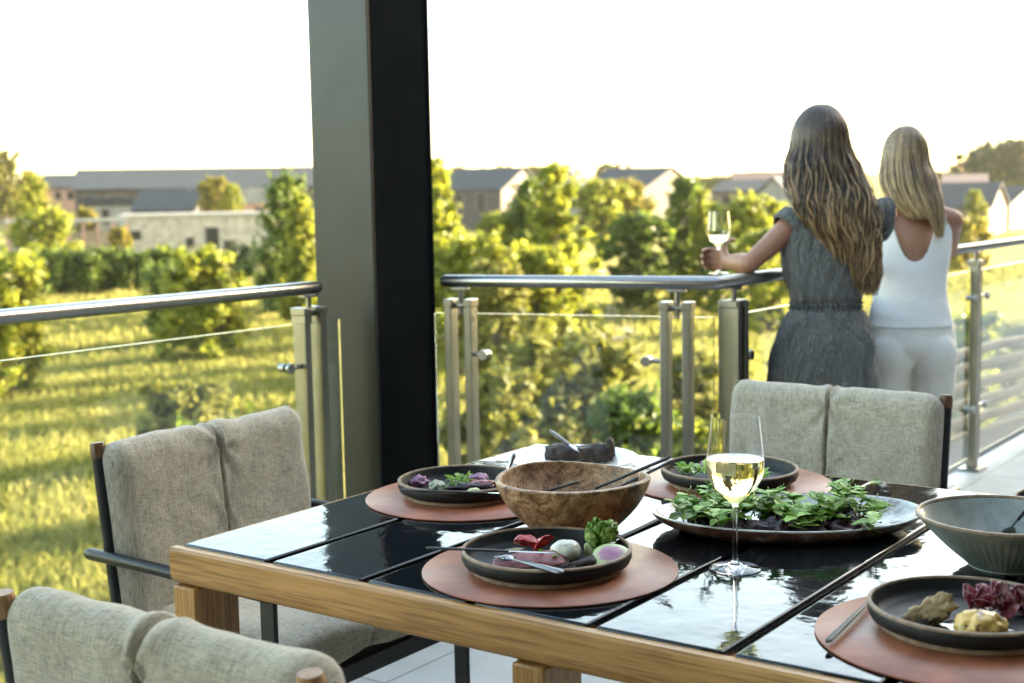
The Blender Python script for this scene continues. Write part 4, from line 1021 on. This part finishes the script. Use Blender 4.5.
# long grass
M['grass'] = leafmat('meadow grass blades', [(.15, (.12, .135, .030)), (.40, (.18, .185, .042)), (.62, (.26, .235, .065)), (.85, (.36, .31, .12))], .68, .6, .1)
gr = MB(); rn = random.Random(21); gr.keep = True
SUN = V((.490 * math.cos(R(15)), .871 * math.cos(R(15)), math.sin(R(15))))
for k in range(38000):
    d = 13 + 72 * rn.random() ** 1.35; px = rn.uniform(-60, 1090)
    x, y, z = far(px, d)
    n = noise.noise((x * .17, y * .17, 0)) + .5 * noise.noise((x * .5, y * .5, 7))
    h = (.15 + .06 * n + .16 * rn.random()) * (1 if d < 50 else 1.25)
    if h < .12: continue
    w = .007 + d * .0007
    for b in range(4):
        a = rn.uniform(0, 2 * PI); ox, oy = rn.gauss(0, .16), rn.gauss(0, .16); lx, ly = rn.gauss(0, .14), rn.gauss(0, .14); hh = h * rn.uniform(.6, 1.2)
        o = len(gr.v); c_, s_ = math.cos(a) * w, math.sin(a) * w
        gr.v += [(x + ox - c_, y + oy - s_, z - .02), (x + ox + c_, y + oy + s_, z - .02), (x + ox + lx * .5 + c_ * .7, y + oy + ly * .5 + s_ * .7, z + hh * .6), (x + ox + lx, y + oy + ly, z + hh), (x + ox + lx * .5 - c_ * .7, y + oy + ly * .5 - s_ * .7, z + hh * .6)]
        gr.f += [[o, o + 1, o + 2, o + 3, o + 4]]
g_ = MB(); g_.v, g_.f, g_.keep = gr.v, gr.f, True
me = bpy.data.meshes.new('grass'); me.from_pydata(gr.v, [], gr.f); me.materials.append(M['grass'])
o = bpy.data.objects.new('grass', me); COL.objects.link(o); o['kind'] = 'stuff'

# ------------------------------------------------------------------ trees
M['leaf_lime'] = leafmat('lime leaves', [(.2, (.085, .115, .010)), (.5, (.23, .25, .020)), (.8, (.38, .36, .040))], .58, .5, .3)
M['leaf_green'] = leafmat('green leaves', [(.2, (.040, .068, .010)), (.5, (.095, .14, .018)), (.8, (.19, .23, .030))], .52, .5, .3)
M['leaf_dark'] = leafmat('dark leaves', [(.2, (.018, .034, .010)), (.5, (.040, .062, .016)), (.8, (.075, .095, .026))], .35, .5, .3)
M['leaf_olive'] = leafmat('olive leaves', [(.2, (.075, .082, .014)), (.5, (.155, .155, .028)), (.8, (.26, .235, .05))], .45, .6, .2)
M['leaf_gold'] = leafmat('golden leaves', [(.2, (.10, .092, .012)), (.5, (.21, .18, .022)), (.8, (.31, .26, .04))], .5, .6, .2)
M['bark'] = pmat('bark', (.10, .075, .05), .9, scale=12, stretch=(1, 1, .2), bump=.6, bdist=.03)
def crown_mesh(seed, style, asp, ls=.085):
    """crown of radius 1 and height 1 that will be stretched asp times upwards: clumps of leaf faces carried on limbs"""
    rn = random.Random(seed); mb = MB(); cl = []; nclump = int((44 if style != 'spire' else 50) * min(2.2, max(.8, asp / 1.6)))
    l1, l2, l3 = rn.uniform(0, 6), rn.uniform(0, 6), rn.uniform(0, 6)
    for k in range(nclump):
        u = (k + rn.random()) / nclump; a = k * 2.4 + rn.uniform(-.5, .5)
        lob = 1 + .22 * math.sin(2 * a + l1 + 4 * u) + .16 * math.sin(3 * a + l2 - 7 * u)
        if style == 'spire': z = .04 + .93 * u; rad = (1.06 - z) ** .62 * (.55 + .45 * min(1, z / .25)); r = (.14 + .18 * (1 - z)) * rn.uniform(.7, 1.25)
        elif style == 'bush': z = .04 + .84 * u ** .8; rad = math.sqrt(max(.05, 1 - (z * .96) ** 2.4)); r = rn.uniform(.15, .34)
        else: z = .26 + .64 * u; rad = math.sqrt(max(.06, 1 - ((z - .58) / .44) ** 2)); r = rn.uniform(.20, .36)
        rad *= lob * rn.uniform(.25, .92)
        cl.append((V((math.cos(a) * rad, math.sin(a) * rad, z)), r))
    for c, r in cl:
        for k in range(int(1500 * r * r)+30):
            d = V((rn.gauss(0, 1), rn.gauss(0, 1), rn.gauss(0, 1))).normalized(); q = r * .46 * abs(rn.gauss(0, 1)) ** .8 * (1.5 if rn.random() < .12 else 1)
            p = V((c.x + d.x * q, c.y + d.y * q, c.z * asp + d.z * q * (.9 if style != 'spire' else 1.25)))
            if p.z < .02: continue
            e1 = V((rn.gauss(0, 1), rn.gauss(0, 1), rn.gauss(0, .8))).normalized(); e2 = e1.cross(d + V((0, 0, .4))).normalized(); s = ls * rn.uniform(.6, 1.4); o = len(mb.v)
            for w in (-e1 * s, -e2 * s * .6 + d * s * .1, e1 * s, e2 * s * .6 + d * s * .1):
                x = p + w; mb.v.append((x.x, x.y, x.z / asp))
            mb.f.append([o, o + 1, o + 2, o + 3])
    for k in range(30):             # young shoots that break the outline
        c, r = cl[rn.randrange(len(cl))]; out = V((c.x, c.y, 0)); out = out.normalized() if out.length > .05 else V((1, 0, 0))
        b0 = V((c.x, c.y, c.z * asp)) + out * r * .35; dr_ = (out * rn.uniform(.1, .8) + V((rn.gauss(0, .25), rn.gauss(0, .25), rn.uniform(.7, 1.3)))).normalized(); ln = rn.uniform(.22, .50)
        for i in range(16):
            p = b0 + dr_ * ln * i / 15 + V((rn.gauss(0, .02), rn.gauss(0, .02), rn.gauss(0, .02)))
            e1 = V((rn.gauss(0, 1), rn.gauss(0, 1), rn.gauss(0, 1))).normalized(); e2 = e1.cross(V((rn.gauss(0, 1), rn.gauss(0, 1), 1))).normalized(); s = ls * rn.uniform(.6, 1.1); o = len(mb.v)
            for w in (-e1 * s, -e2 * s * .5, e1 * s, e2 * s * .5):
                x = p + w; mb.v.append((x.x, x.y, x.z / asp))
            mb.f.append([o, o + 1, o + 2, o + 3])
    me = bpy.data.meshes.new('crown'); me.from_pydata(mb.v, [], mb.f)
    tk_ = MB(); tk_.tube([(0, 0, -.03), (.01, 0, .25), (-.01, .01, .55), (0, 0, .85)], [.055, .042, .026, .008], 8)
    for c, r in cl[::3]: tk_.tube([(0, 0, max(.02, c.z * .45)), c * .5 + V((0, 0, c.z * .30)), c], [.020, .012, .005], 5)
    t2 = bpy.data.meshes.new('trunk'); t2.from_pydata(tk_.v, [], tk_.f); t2.materials.append(M['bark'])
    return me, t2
CR_ = {}; variants = {}
def plant(name, label, cat, px, d, top, width, mat, st, var=0, group=None, zb=None, rz=None):
    """px centre column, d metres from the camera, top = picture row of the crown's top, width in picture columns"""
    q = far(px, d, zb); zt = zat(px, top, d); h = zt - q.z; r = width / FPX * d / 2
    asp = max(.5, round(h / r * 1.5) / 1.5); ck = (st, int(var) % 3, asp)
    if ck not in CR_: CR_[ck] = crown_mesh(hash(st) % 97 * 0 + {'spire': 11, 'bush': 23, 'round': 37}[st] + 5 * (int(var) % 3), st, asp, min(.10, max(.040, .125 / r)))
    key = ck + (mat,)
    if key not in variants:
        me = CR_[ck][0].copy(); me.materials.clear(); me.materials.append(M[mat]); variants[key] = me
    t = thing(name, label, cat, q, 0, group)
    t.rotation_euler = (0, 0, px * .37 + d if rz is None else rz); t.scale = (r * 1.3, r * 1.3, h * 1.03)
    for nm, me in (('crown', variants[key]), ('trunk', CR_[ck][1])):
        c = bpy.data.objects.new(nm, me); COL.objects.link(c); c.parent = t
    return t
G1, G2, G3 = 'trees and bushes in the valley', 'shrubs in the meadow below the terrace', 'trees on the skyline'
B = plant
B('bush', 'bright lime bush cut by the left picture edge above the handrail', 'bush', -8, 42, 243, 96, 'leaf_lime', 'bush', 0, G1)
B('tree', 'thin airy tree rising against the sky at the far left', 'tree', 13, 150, 146, 26, 'leaf_olive', 'round', 0, G1)
B('tree', 'golden green tree in front of the brown house at far left', 'tree', 36, 135, 172, 46, 'leaf_gold', 'spire', 0, G1)
B('tree', 'lime tree with pointed top left of the long grey barn', 'tree', 40, 108, 178, 40, 'leaf_lime', 'spire', 1, G1)
B('tree', 'yellow bush in front of the pergola wall at left', 'bush', 50, 92, 204, 56, 'leaf_lime', 'bush', 2, G1)
B('bush', 'small golden bush beside the dark end of the long barn', 'bush', 91, 112, 204, 20, 'leaf_gold', 'bush', 0, G1)
B('bush', 'golden bush touching the left corner of the white farmhouse', 'bush', 122, 100, 224, 22, 'leaf_gold', 'bush', 1, G1)
B('tree', 'gold topped tree poking above the grey barn roof', 'tree', 220, 128, 174, 30, 'leaf_gold', 'round', 1, G1)
B('tree', 'small lime tree beside the gold topped one at the barn roof', 'tree', 236, 126, 180, 18, 'leaf_lime', 'round', 0, G1)
for i, (x, lab) in enumerate(((48, 'left'), (78, 'second'), (108, 'third'), (138, 'fourth'), (168, 'fifth'))):
    B('hedge_bush', ('dark green hedge bush at the %s of the row below the pergola' % lab if i == 0 else 'dark green hedge bush, %s from the left in the row below the farmhouse' % lab), 'hedge', x, 78 + i * .8, 246 + (i % 2) * 3, 46, 'leaf_green', 'bush', i, G1)
B('bush', 'big lime bush in front of the white farmhouse above the handrail', 'bush', 203, 50, 243, 74, 'leaf_lime', 'bush', 2, G1)
B('bush', 'dark green bush on the left flank of the big lime bush', 'bush', 172, 54, 258, 50, 'leaf_green', 'bush', 0, G1)
B('bush', 'small dark bush at the right corner of the white farmhouse', 'bush', 246, 88, 244, 34, 'leaf_dark', 'bush', 1, G1)
B('tree', 'tall green tree touching the left side of the dark column', 'tree', 290, 66, 178, 78, 'leaf_green', 'spire', 1, G1)
B('tree', 'slim lime tree in front of the green one beside the column', 'tree', 304, 62, 196, 46, 'leaf_lime', 'spire', 2, G1)
B('tree', 'lime tree showing right of the dark column', 'tree', 436, 48, 162, 74, 'leaf_lime', 'spire', 0, G1)
B('bush', 'broad yellow lime bush at the foot of the tree right of the column', 'bush', 462, 44, 226, 96, 'leaf_lime', 'bush', 0, G1)
B('bush', 'olive yellow bush just above the middle handrail near its left end', 'bush', 496, 40, 252, 70, 'leaf_olive', 'bush', 1, G1)
B('tree', 'round lime tree in front of the barn with the pale gable', 'tree', 503, 60, 204, 44, 'leaf_lime', 'bush', 2, G1)
B('tree', 'tall lime tree above the middle of the handrail', 'tree', 556, 56, 166, 76, 'leaf_lime', 'spire', 2, G1)
B('tree', 'dark green tree behind the tall lime tree', 'tree', 530, 60, 182, 64, 'leaf_green', 'spire', 1, G1)
B('bush', 'lime bush at the foot of the tall lime tree', 'bush', 540, 46, 238, 66, 'leaf_lime', 'bush', 0, G1)
B('tree', 'golden lime tree left of the beige gable', 'tree', 602, 92, 176, 46, 'leaf_lime', 'round', 1, G1)
B('tree', 'golden tree in front of the beige gabled barn', 'tree', 630, 96, 176, 40, 'leaf_gold', 'round', 0, G1)
B('bush', 'dark green round bush below the beige gable', 'bush', 638, 64, 206, 56, 'leaf_green', 'bush', 1, G1)
B('tree', 'green tree with lit right side left of the raised wine glass', 'tree', 688, 66, 178, 56, 'leaf_green', 'spire', 0, G1)
B('tree', 'lime tree behind the raised wine glass', 'tree', 702, 63, 192, 34, 'leaf_lime', 'spire', 2, G1)
B('tree', 'broad lime tree between the wine glass and the brown haired woman', 'tree', 752, 62, 190, 62, 'leaf_lime', 'round', 1, G1)
B('bush', 'lime bush above the elbow of the brown haired woman', 'bush', 768, 55, 222, 52, 'leaf_lime', 'bush', 2, G1)
B('bush', 'dark bush between the wine glass and the lime bush', 'bush', 722, 60, 222, 36, 'leaf_green', 'bush', 0, G1)
# shrubs seen through the glass
B('shrub', 'big olive shrub behind the glass above the white plate', 'shrub', 560, 21, 318, 150, 'leaf_olive', 'bush', 0, G2)
B('shrub', 'dark olive shrub behind the glass right of the column', 'shrub', 492, 19, 352, 100, 'leaf_olive', 'bush', 1, G2)
B('shrub', 'green shrub behind the glass left of the double post', 'shrub', 634, 18, 372, 96, 'leaf_green', 'bush', 2, G2)
B('shrub', 'olive shrub behind the glass right of the double post', 'shrub', 694, 22, 336, 70, 'leaf_olive', 'bush', 2, G2)
B('shrub', 'lime shrub low behind the glass at the railing corner', 'shrub', 706, 17, 402, 80, 'leaf_lime', 'bush', 1, G2)
B('shrub', 'green shrub beyond the far post on the right', 'shrub', 966, 24, 296, 84, 'leaf_lime', 'bush', 0, G2)
B('shrub', 'olive shrub cut by the right picture edge beyond the railing', 'shrub', 1016, 27, 312, 60, 'leaf_olive', 'bush', 1, G2)
B('shrub', 'low olive shrub lying in the open meadow at left', 'shrub', 176, 30, 380, 90, 'leaf_olive', 'bush', 2, G2)
B('shrub', 'low dark shrub nearest the side chair in the meadow', 'shrub', 215, 24, 420, 100, 'leaf_green', 'bush', 0, G2)
# skyline
for i, (px, top, w) in enumerate(((445, 168, 22), (462, 165, 20), (480, 167, 24), (506, 164, 22), (541, 164, 24), (560, 163, 20), (612, 162, 26), (636, 166, 30))):
    B('tree', 'hazy small tree on the skyline behind the middle barns', 'tree', px, 235, top, w, 'leaf_olive', 'round', i, G3)
for i, (px, top, w) in enumerate(((694, 176, 22), (708, 178, 24), (724, 175, 26), (742, 172, 24), (760, 171, 26), (778, 173, 24), (795, 172, 26), (930, 178, 24), (942, 176, 20))):
    B('tree', 'hazy small tree on the skyline behind the right hand houses', 'tree', px, 250, top, w, 'leaf_olive', 'round', i, G3)
for px, top, w, mt, lab in ((950, 172, 40, 'leaf_olive', 'low olive tree on the rise beside the blond woman\'s shoulder'), (986, 168, 46, 'leaf_olive', 'olive tree filling the rise between the dark skyline trees'), (972, 160, 50, 'leaf_dark', 'dark wide tree on the skyline right of the blond woman'), (996, 140, 52, 'leaf_dark', 'tall eucalyptus on the skyline at the right'), (1024, 136, 44, 'leaf_dark', 'tallest eucalyptus cut by the right picture edge'), (1012, 166, 50, 'leaf_green', 'green tree below the tall eucalyptus trees')):
    B('tree', lab, 'tree', px, 225, top, w, mt, 'round', px, G3)
B('bush', 'lime bush between the two right hand houses', 'bush', 975, 118, 186, 16, 'leaf_lime', 'bush', 1, G1)
B('bush', 'golden bush in front of the right hand houses', 'bush', 962, 84, 216, 50, 'leaf_gold', 'bush', 2, G1)

# ------------------------------------------------------------------ houses
M['roof_grey'] = pmat('grey corrugated roof', (.030, .037, .042), .8, 0., col2=(.022, .028, .033), spec=.15, scale=1.2, bump=.3, bscale=9, bdist=.02)
M['roof_dark'] = pmat('slate roof', (.026, .032, .036), .8, col2=(.020, .025, .03), spec=.15, scale=1.5)
M['lime_wash'] = pmat('whitewashed stone', (.31, .285, .235), .9, col2=(.19, .175, .14), scale=1.6, bump=.5, bscale=4, bdist=.05)
M['beige'] = pmat('beige render', (.20, .155, .105), .9, col2=(.16, .125, .085), scale=.8)
M['gable_pale'] = pmat('pale gable render', (.125, .10, .073), .9, col2=(.10, .08, .06), scale=.7)
M['gable_beige'] = pmat('beige gable render', (.10, .078, .054), .9, col2=(.08, .064, .045), scale=.7)
M['brick'] = pmat('pinkish brick', (.34, .20, .145), .9, col2=(.26, .16, .12), scale=2)
M['timber_wall'] = pmat('dark timber cladding', (.060, .050, .042), .85, col2=(.035, .03, .026), scale=2)
M['grey_wall'] = pmat('grey rubble wall', (.20, .195, .18), .9, col2=(.12, .12, .11), scale=1.2)
M['opening'] = pmat('dark window glass', (.015, .018, .02), .12)
M['white_paint'] = pmat('white painted wall', (.24, .23, .20), .8, col2=(.20, .19, .165), scale=1)
M['terra'] = pmat('terracotta', (.10, .06, .045), .8)
def house(name, label, pxl, pxr, d, ybase, yeave, ytop, depth, wall, roof, ridge='x', yaw=0., openings=(), gable=None, flat=False, over=.35, chim=None, door=None):
    pxc = (pxl + pxr) / 2; w = (pxr - pxl) / FPX * d
    q = far(pxc, d); zb = min(q.z, zat(pxc, ybase, d)) - .3; ze = zat(pxc, yeave, d); zt = zat(pxc, ytop, d)
    h = thing(name, label, 'house', (q.x, q.y, zb), YAW + math.atan((pxc - 512) / FPX) * -1 + yaw)
    he, ht = ze - zb, zt - zb; wm = MB()
    if flat:
        wm.box((-w / 2, 0, 0), (w / 2, depth, he)); wm.build('wall', wall, h, smooth=0)
        MB().box((-w / 2 - .15, -.15, he + .002), (w / 2 + .15, depth + .15, ht)).build('roof', roof, h, smooth=0, bevel=.03)
    elif ridge == 'x':
        k = depth / 2; wm.prism([(0, 0), (depth, 0), (depth, he), (k, ht - .06), (0, he)], -w / 2, w / 2, 0); wm.build('wall', wall, h, smooth=0)
        sl = (ht - he) / k; rf = MB()
        rf.prism([(-over, he - sl * over + .02), (k, ht), (depth + over, he - sl * over + .02), (depth + over, he - sl * over + .18), (k, ht + .16), (-over, he - sl * over + .18)], -w / 2 - over, w / 2 + over, 0)
        rfo = rf.build('roof', roof, h, smooth=0)
    else:
        k = w / 2; wm.prism([(-k, 0), (k, 0), (k, he), (0, ht - .06), (-k, he)], 0, depth, 1); wm.build('wall', wall, h, smooth=0)
        sl = (ht - he) / k; rf = MB()
        rf.prism([(-k - over, he - sl * over + .02), (0, ht), (k + over, he - sl * over + .02), (k + over, he - sl * over + .18), (0, ht + .16), (-k - over, he - sl * over + .18)], -over, depth + over, 1)
        rfo = rf.build('roof', roof, h, smooth=0)
    if gable:       # differently painted gable wall on the right end
        k = depth / 2; MB().prism([(0.02, 0), (depth - .02, 0), (depth - .02, he - .05), (k, ht - .15), (.02, he - .05)], w / 2 + .004, w / 2 + .06, 0).build('gable_wall', gable, h, smooth=0)
    for nm, px, y0, y1, pw in openings:
        x = (px - pxc) / FPX * d; ww = pw / FPX * d; a, b = zat(px, y1, d) - zb, zat(px, y0, d) - zb
        fr = MB().box((x - ww / 2 - .08, -.06, a - (.08 if nm == 'window' else 0)), (x + ww / 2 + .08, -.003, b + .08)).build(nm, 'timber_wall' if wall != 'timber_wall' else 'grey_wall', h, smooth=0)
        MB().box((x - ww / 2, -.075, a), (x + ww / 2, -.062, b)).build('pane' if nm == 'window' else 'panel', 'opening', fr, smooth=0)
    for px, pw, y0 in (chim or ()):
        x = (px - pxc) / FPX * d; ww = pw / FPX * d / 2; MB().box((x - ww, depth * .5 - ww, ht - 1.2), (x + ww, depth * .5 + ww, zat(px, y0, d) - zb)).build('chimney', 'terra', h, smooth=0, bevel=.02)
    return h
house('farmhouse', 'low whitewashed flat roofed farmhouse with a dark door, left of the column', 132, 272, 112, 262, 217, 213, 9, 'lime_wash', 'white_paint', flat=True, yaw=.10,
      openings=(('door', 215, 228, 250, 11), ('window', 141, 231, 238, 9), ('window', 232, 241, 249, 10), ('window', 193, 238, 246, 6)))
house('barn', 'long low barn with wide blue grey roof behind the farmhouse', 86, 330, 175, 232, 188, 168, 16, 'timber_wall', 'roof_grey',
      openings=(('window', 100, 196, 205, 10), ('window', 125, 196, 204, 16), ('door', 265, 196, 214, 12)))
house('outbuilding', 'small building with grey pitched roof and dark gable above the farmhouse', 139, 197, 135, 232, 210, 190, 8, 'timber_wall', 'roof_grey', yaw=-.25, openings=(('window', 165, 213, 218, 8),))
house('outbuilding', 'pinkish brick building with grey flat roof between farmhouse and barn', 194, 284, 140, 240, 204, 188, 10, 'brick', 'grey_wall', flat=True, yaw=.06, openings=(('window', 230, 208, 214, 7), ('window', 262, 208, 214, 7)))
house('cottage', 'brown cottage with pale roof edge at the far left of the barn', 52, 84, 190, 212, 188, 175, 10, 'brick', 'roof_dark', openings=(('window', 64, 192, 199, 5), ('window', 76, 192, 199, 5)))
house('cottage', 'low brown roofed cottage at the left picture edge', -12, 28, 185, 214, 190, 180, 9, 'beige', 'terra', openings=(('window', 8, 194, 200, 6),))
house('shed', 'dark grey stone shed below the long barn', 86, 136, 158, 236, 206, 198, 8, 'grey_wall', 'roof_dark', flat=True, openings=(('door', 110, 210, 224, 6),))
house('barn', 'barn with grey roof and bright pale gable right of the column', 436, 506, 150, 222, 190, 169, 13, 'timber_wall', 'roof_grey', yaw=-.42, gable='gable_pale', openings=(('window', 458, 194, 203, 14), ('door', 485, 193, 210, 9)))
house('cottage', 'small white gabled cottage peeking over the tall lime tree', 556, 582, 170, 206, 186, 168, 9, 'white_paint', 'roof_dark', ridge='y', yaw=-.2, openings=(('window', 569, 190, 196, 6),))
house('barn', 'barn with slate roof and beige gable behind the golden trees', 578, 648, 150, 222, 190, 169, 14, 'timber_wall', 'roof_grey', yaw=-.50, gable='gable_beige', chim=((588, 4, 162), (600, 4, 163)), openings=(('window', 600, 194, 204, 9),))
house('cottage', 'grey roofed house with pale wall left of the brown haired woman', 712, 764, 160, 216, 192, 181, 11, 'beige', 'roof_dark', yaw=-.3, openings=(('window', 728, 196, 203, 7), ('window', 748, 196, 203, 7)))
house('cottage', 'dark gabled house directly left of the brown haired woman', 752, 796, 148, 222, 200, 178, 12, 'grey_wall', 'roof_grey', ridge='y', yaw=-.2, openings=(('window', 774, 202, 212, 9),))
house('cottage', 'terracotta topped house far behind the brown haired woman', 735, 800, 230, 206, 184, 172, 12, 'beige', 'terra', openings=(('window', 760, 188, 193, 5),))
house('cottage', 'house with grey hip roof and beige wall right of the blond woman', 928, 988, 120, 232, 207, 184, 12, 'beige', 'roof_dark', yaw=-.15, openings=(('door', 971, 211, 226, 5), ('window', 952, 211, 218, 7)))
house('cottage', 'small house with white end wall near the right picture edge', 982, 1010, 132, 222, 203, 188, 9, 'beige', 'roof_dark', yaw=-.35, gable='white_paint', openings=(('window', 995, 206, 212, 5),))
house('cottage', 'red roofed house behind the trees right of the blond woman', 945, 985, 190, 206, 184, 175, 10, 'beige', 'terra', openings=(('window', 965, 187, 192, 5),))
# pergola wall at left
pg = thing('pergola', 'pale garden wall with brown timber pergola posts at the left', 'pergola', far(72, 102), YAW + .33)
w_ = 118 / FPX * 102; zt = zat(72, 219, 102) - pg.location.z
MB().box((-w_ / 2, 0, -.2), (w_ / 2, .4, zt - .9)).build('wall', 'lime_wash', pg, smooth=0)
MB().box((-w_ / 2, -1.6, zt - .25), (w_ / 2, .6, zt)).build('beam', 'white_paint', pg, smooth=0)
for k in range(9):
    x = -w_ / 2 + .2 + (w_ - .4) * k / 8; MB().box((x - .12, -1.5, -.3), (x + .12, -1.26, zt - .255)).build('post', 'brick', pg, smooth=0)
# slatted timber screen below the right-hand railing
M['sunlit_timber'] = wood('sunlit toned timber', 1, (.66, .47, .22), (.55, .37, .16), (.30, .19, .08), .7, .5)  # warm sunlight put into the colour, the slats stand in shadow
sc_ = thing('slatted_screen', 'timber slat screen in a painted sunlit tone just beyond the right hand railing post', 'screen', (-1.02, 6.9, -4.6), R(-8))
for k in range(8):
    z = 4.02 + k * .118
    mb = MB(); 
    def fs_(u, v, k=k, z=z):
        a = 2 * PI * v; y = u * 7.
        return V((math.cos(a) * .030 + .012 * nz((y, k, 0), 1.1), y, z + math.copysign(abs(math.sin(a)) ** .6, math.sin(a)) * .036 + .016 * nz((y, k, 5), .9)))
    mb.grid(fs_, 50, 12, cv=True).build('slat', 'sunlit_timber', sc_, smooth=60)
for k in range(4): MB().box((-.09, .1 + k * 2.2, -.2), (-.045, .2 + k * 2.2, 4.9)).build('post', 'sunlit_timber', sc_, smooth=0, bevel=.006)
# path between the bushes
kind(MB().grid(lambda u, v: (lambda p: V((p.x, p.y, ground(p.x, p.y) + .10)))(far(596 + 34 * v + 14 * math.sin(u * 3), 52 + 36 * u)), 24, 4).build('path', pmat('sandy path', (.38, .29, .19), .95, scale=3)))

# ------------------------------------------------------------------ light, sky, camera
W = bpy.data.worlds.new('World'); S.world = W; W.use_nodes = True
nt = W.node_tree; bg = nt.nodes['Background']; sky = nt.nodes.new('ShaderNodeTexSky'); sky.sky_type = 'NISHITA'; sky.sun_disc = False
AZ = math.atan2(.490, .871); EL = R(15)
sky.sun_elevation = EL; sky.sun_rotation = AZ; sky.air_density = 1.; sky.dust_density = 1.6; sky.ozone_density = .6; sky.altitude = 100
tint = nd(nt, 'ShaderNodeMix', data_type='RGBA', blend_type='MULTIPLY'); tint.inputs['Factor'].default_value = 1.; tint.inputs['B'].default_value = (1., .93, .79, 1)
L(nt, sky.outputs[0], tint.inputs['A']); L(nt, tint.outputs['Result'], bg.inputs[0]); bg.inputs[1].default_value = .15
sl_d = bpy.data.lights.new('sun', 'SUN'); sl_d.energy = 4.6; sl_d.angle = R(.6); sl_d.color = (1., .86, .62)
so = bpy.data.objects.new('sun', sl_d); COL.objects.link(so); so.rotation_euler = SUN.to_track_quat('Z', 'Y').to_euler()
# evening air
hz_m = bpy.data.materials.new('haze air'); hz_m.use_nodes = True; hn = hz_m.node_tree
for n in list(hn.nodes):
    if n.type == 'BSDF_PRINCIPLED': hn.nodes.remove(n)
pv = hn.nodes.new('ShaderNodeVolumePrincipled'); pv.inputs['Color'].default_value = (1., .96, .88, 1); pv.inputs['Density'].default_value = .00008; pv.inputs['Anisotropy'].default_value = .35
L(hn, pv.outputs[0], hn.nodes['Material Output'].inputs['Volume'])
M['haze'] = hz_m
hb = MB().box((-420, -60, -7), (200, 420, 40)).build('haze', 'haze', smooth=0); hb['kind'] = 'stuff'
cd = bpy.data.cameras.new('camera'); cam = bpy.data.objects.new('camera', cd); COL.objects.link(cam)
cam.matrix_world = Matrix(((CR.x, CU.x, -CF.x, CAM.x), (CR.y, CU.y, -CF.y, CAM.y), (CR.z, CU.z, -CF.z, CAM.z), (0, 0, 0, 1)))
cd.sensor_width = 36; cd.lens = FPX * 36 / 1024; cd.clip_end = 6000; cd.clip_start = .05
cd.dof.use_dof = True; cd.dof.focus_distance = 2.38; cd.dof.aperture_fstop = 4.6; cd.dof.aperture_blades = 9
S.camera = cam
S.view_settings.view_transform = 'Standard'; S.view_settings.look = 'None'; S.view_settings.gamma = 1; S.view_settings.exposure = 3.42
S.render.resolution_x = 1024; S.render.resolution_y = 683
S.cycles.max_bounces = 16; S.cycles.transmission_bounces = 16; S.cycles.transparent_max_bounces = 12; S.cycles.glossy_bounces = 6; S.cycles.diffuse_bounces = 4
S.cycles.caustics_reflective = False; S.cycles.caustics_refractive = False
S.cycles.use_denoising = True; S.cycles.sample_clamp_indirect = 6
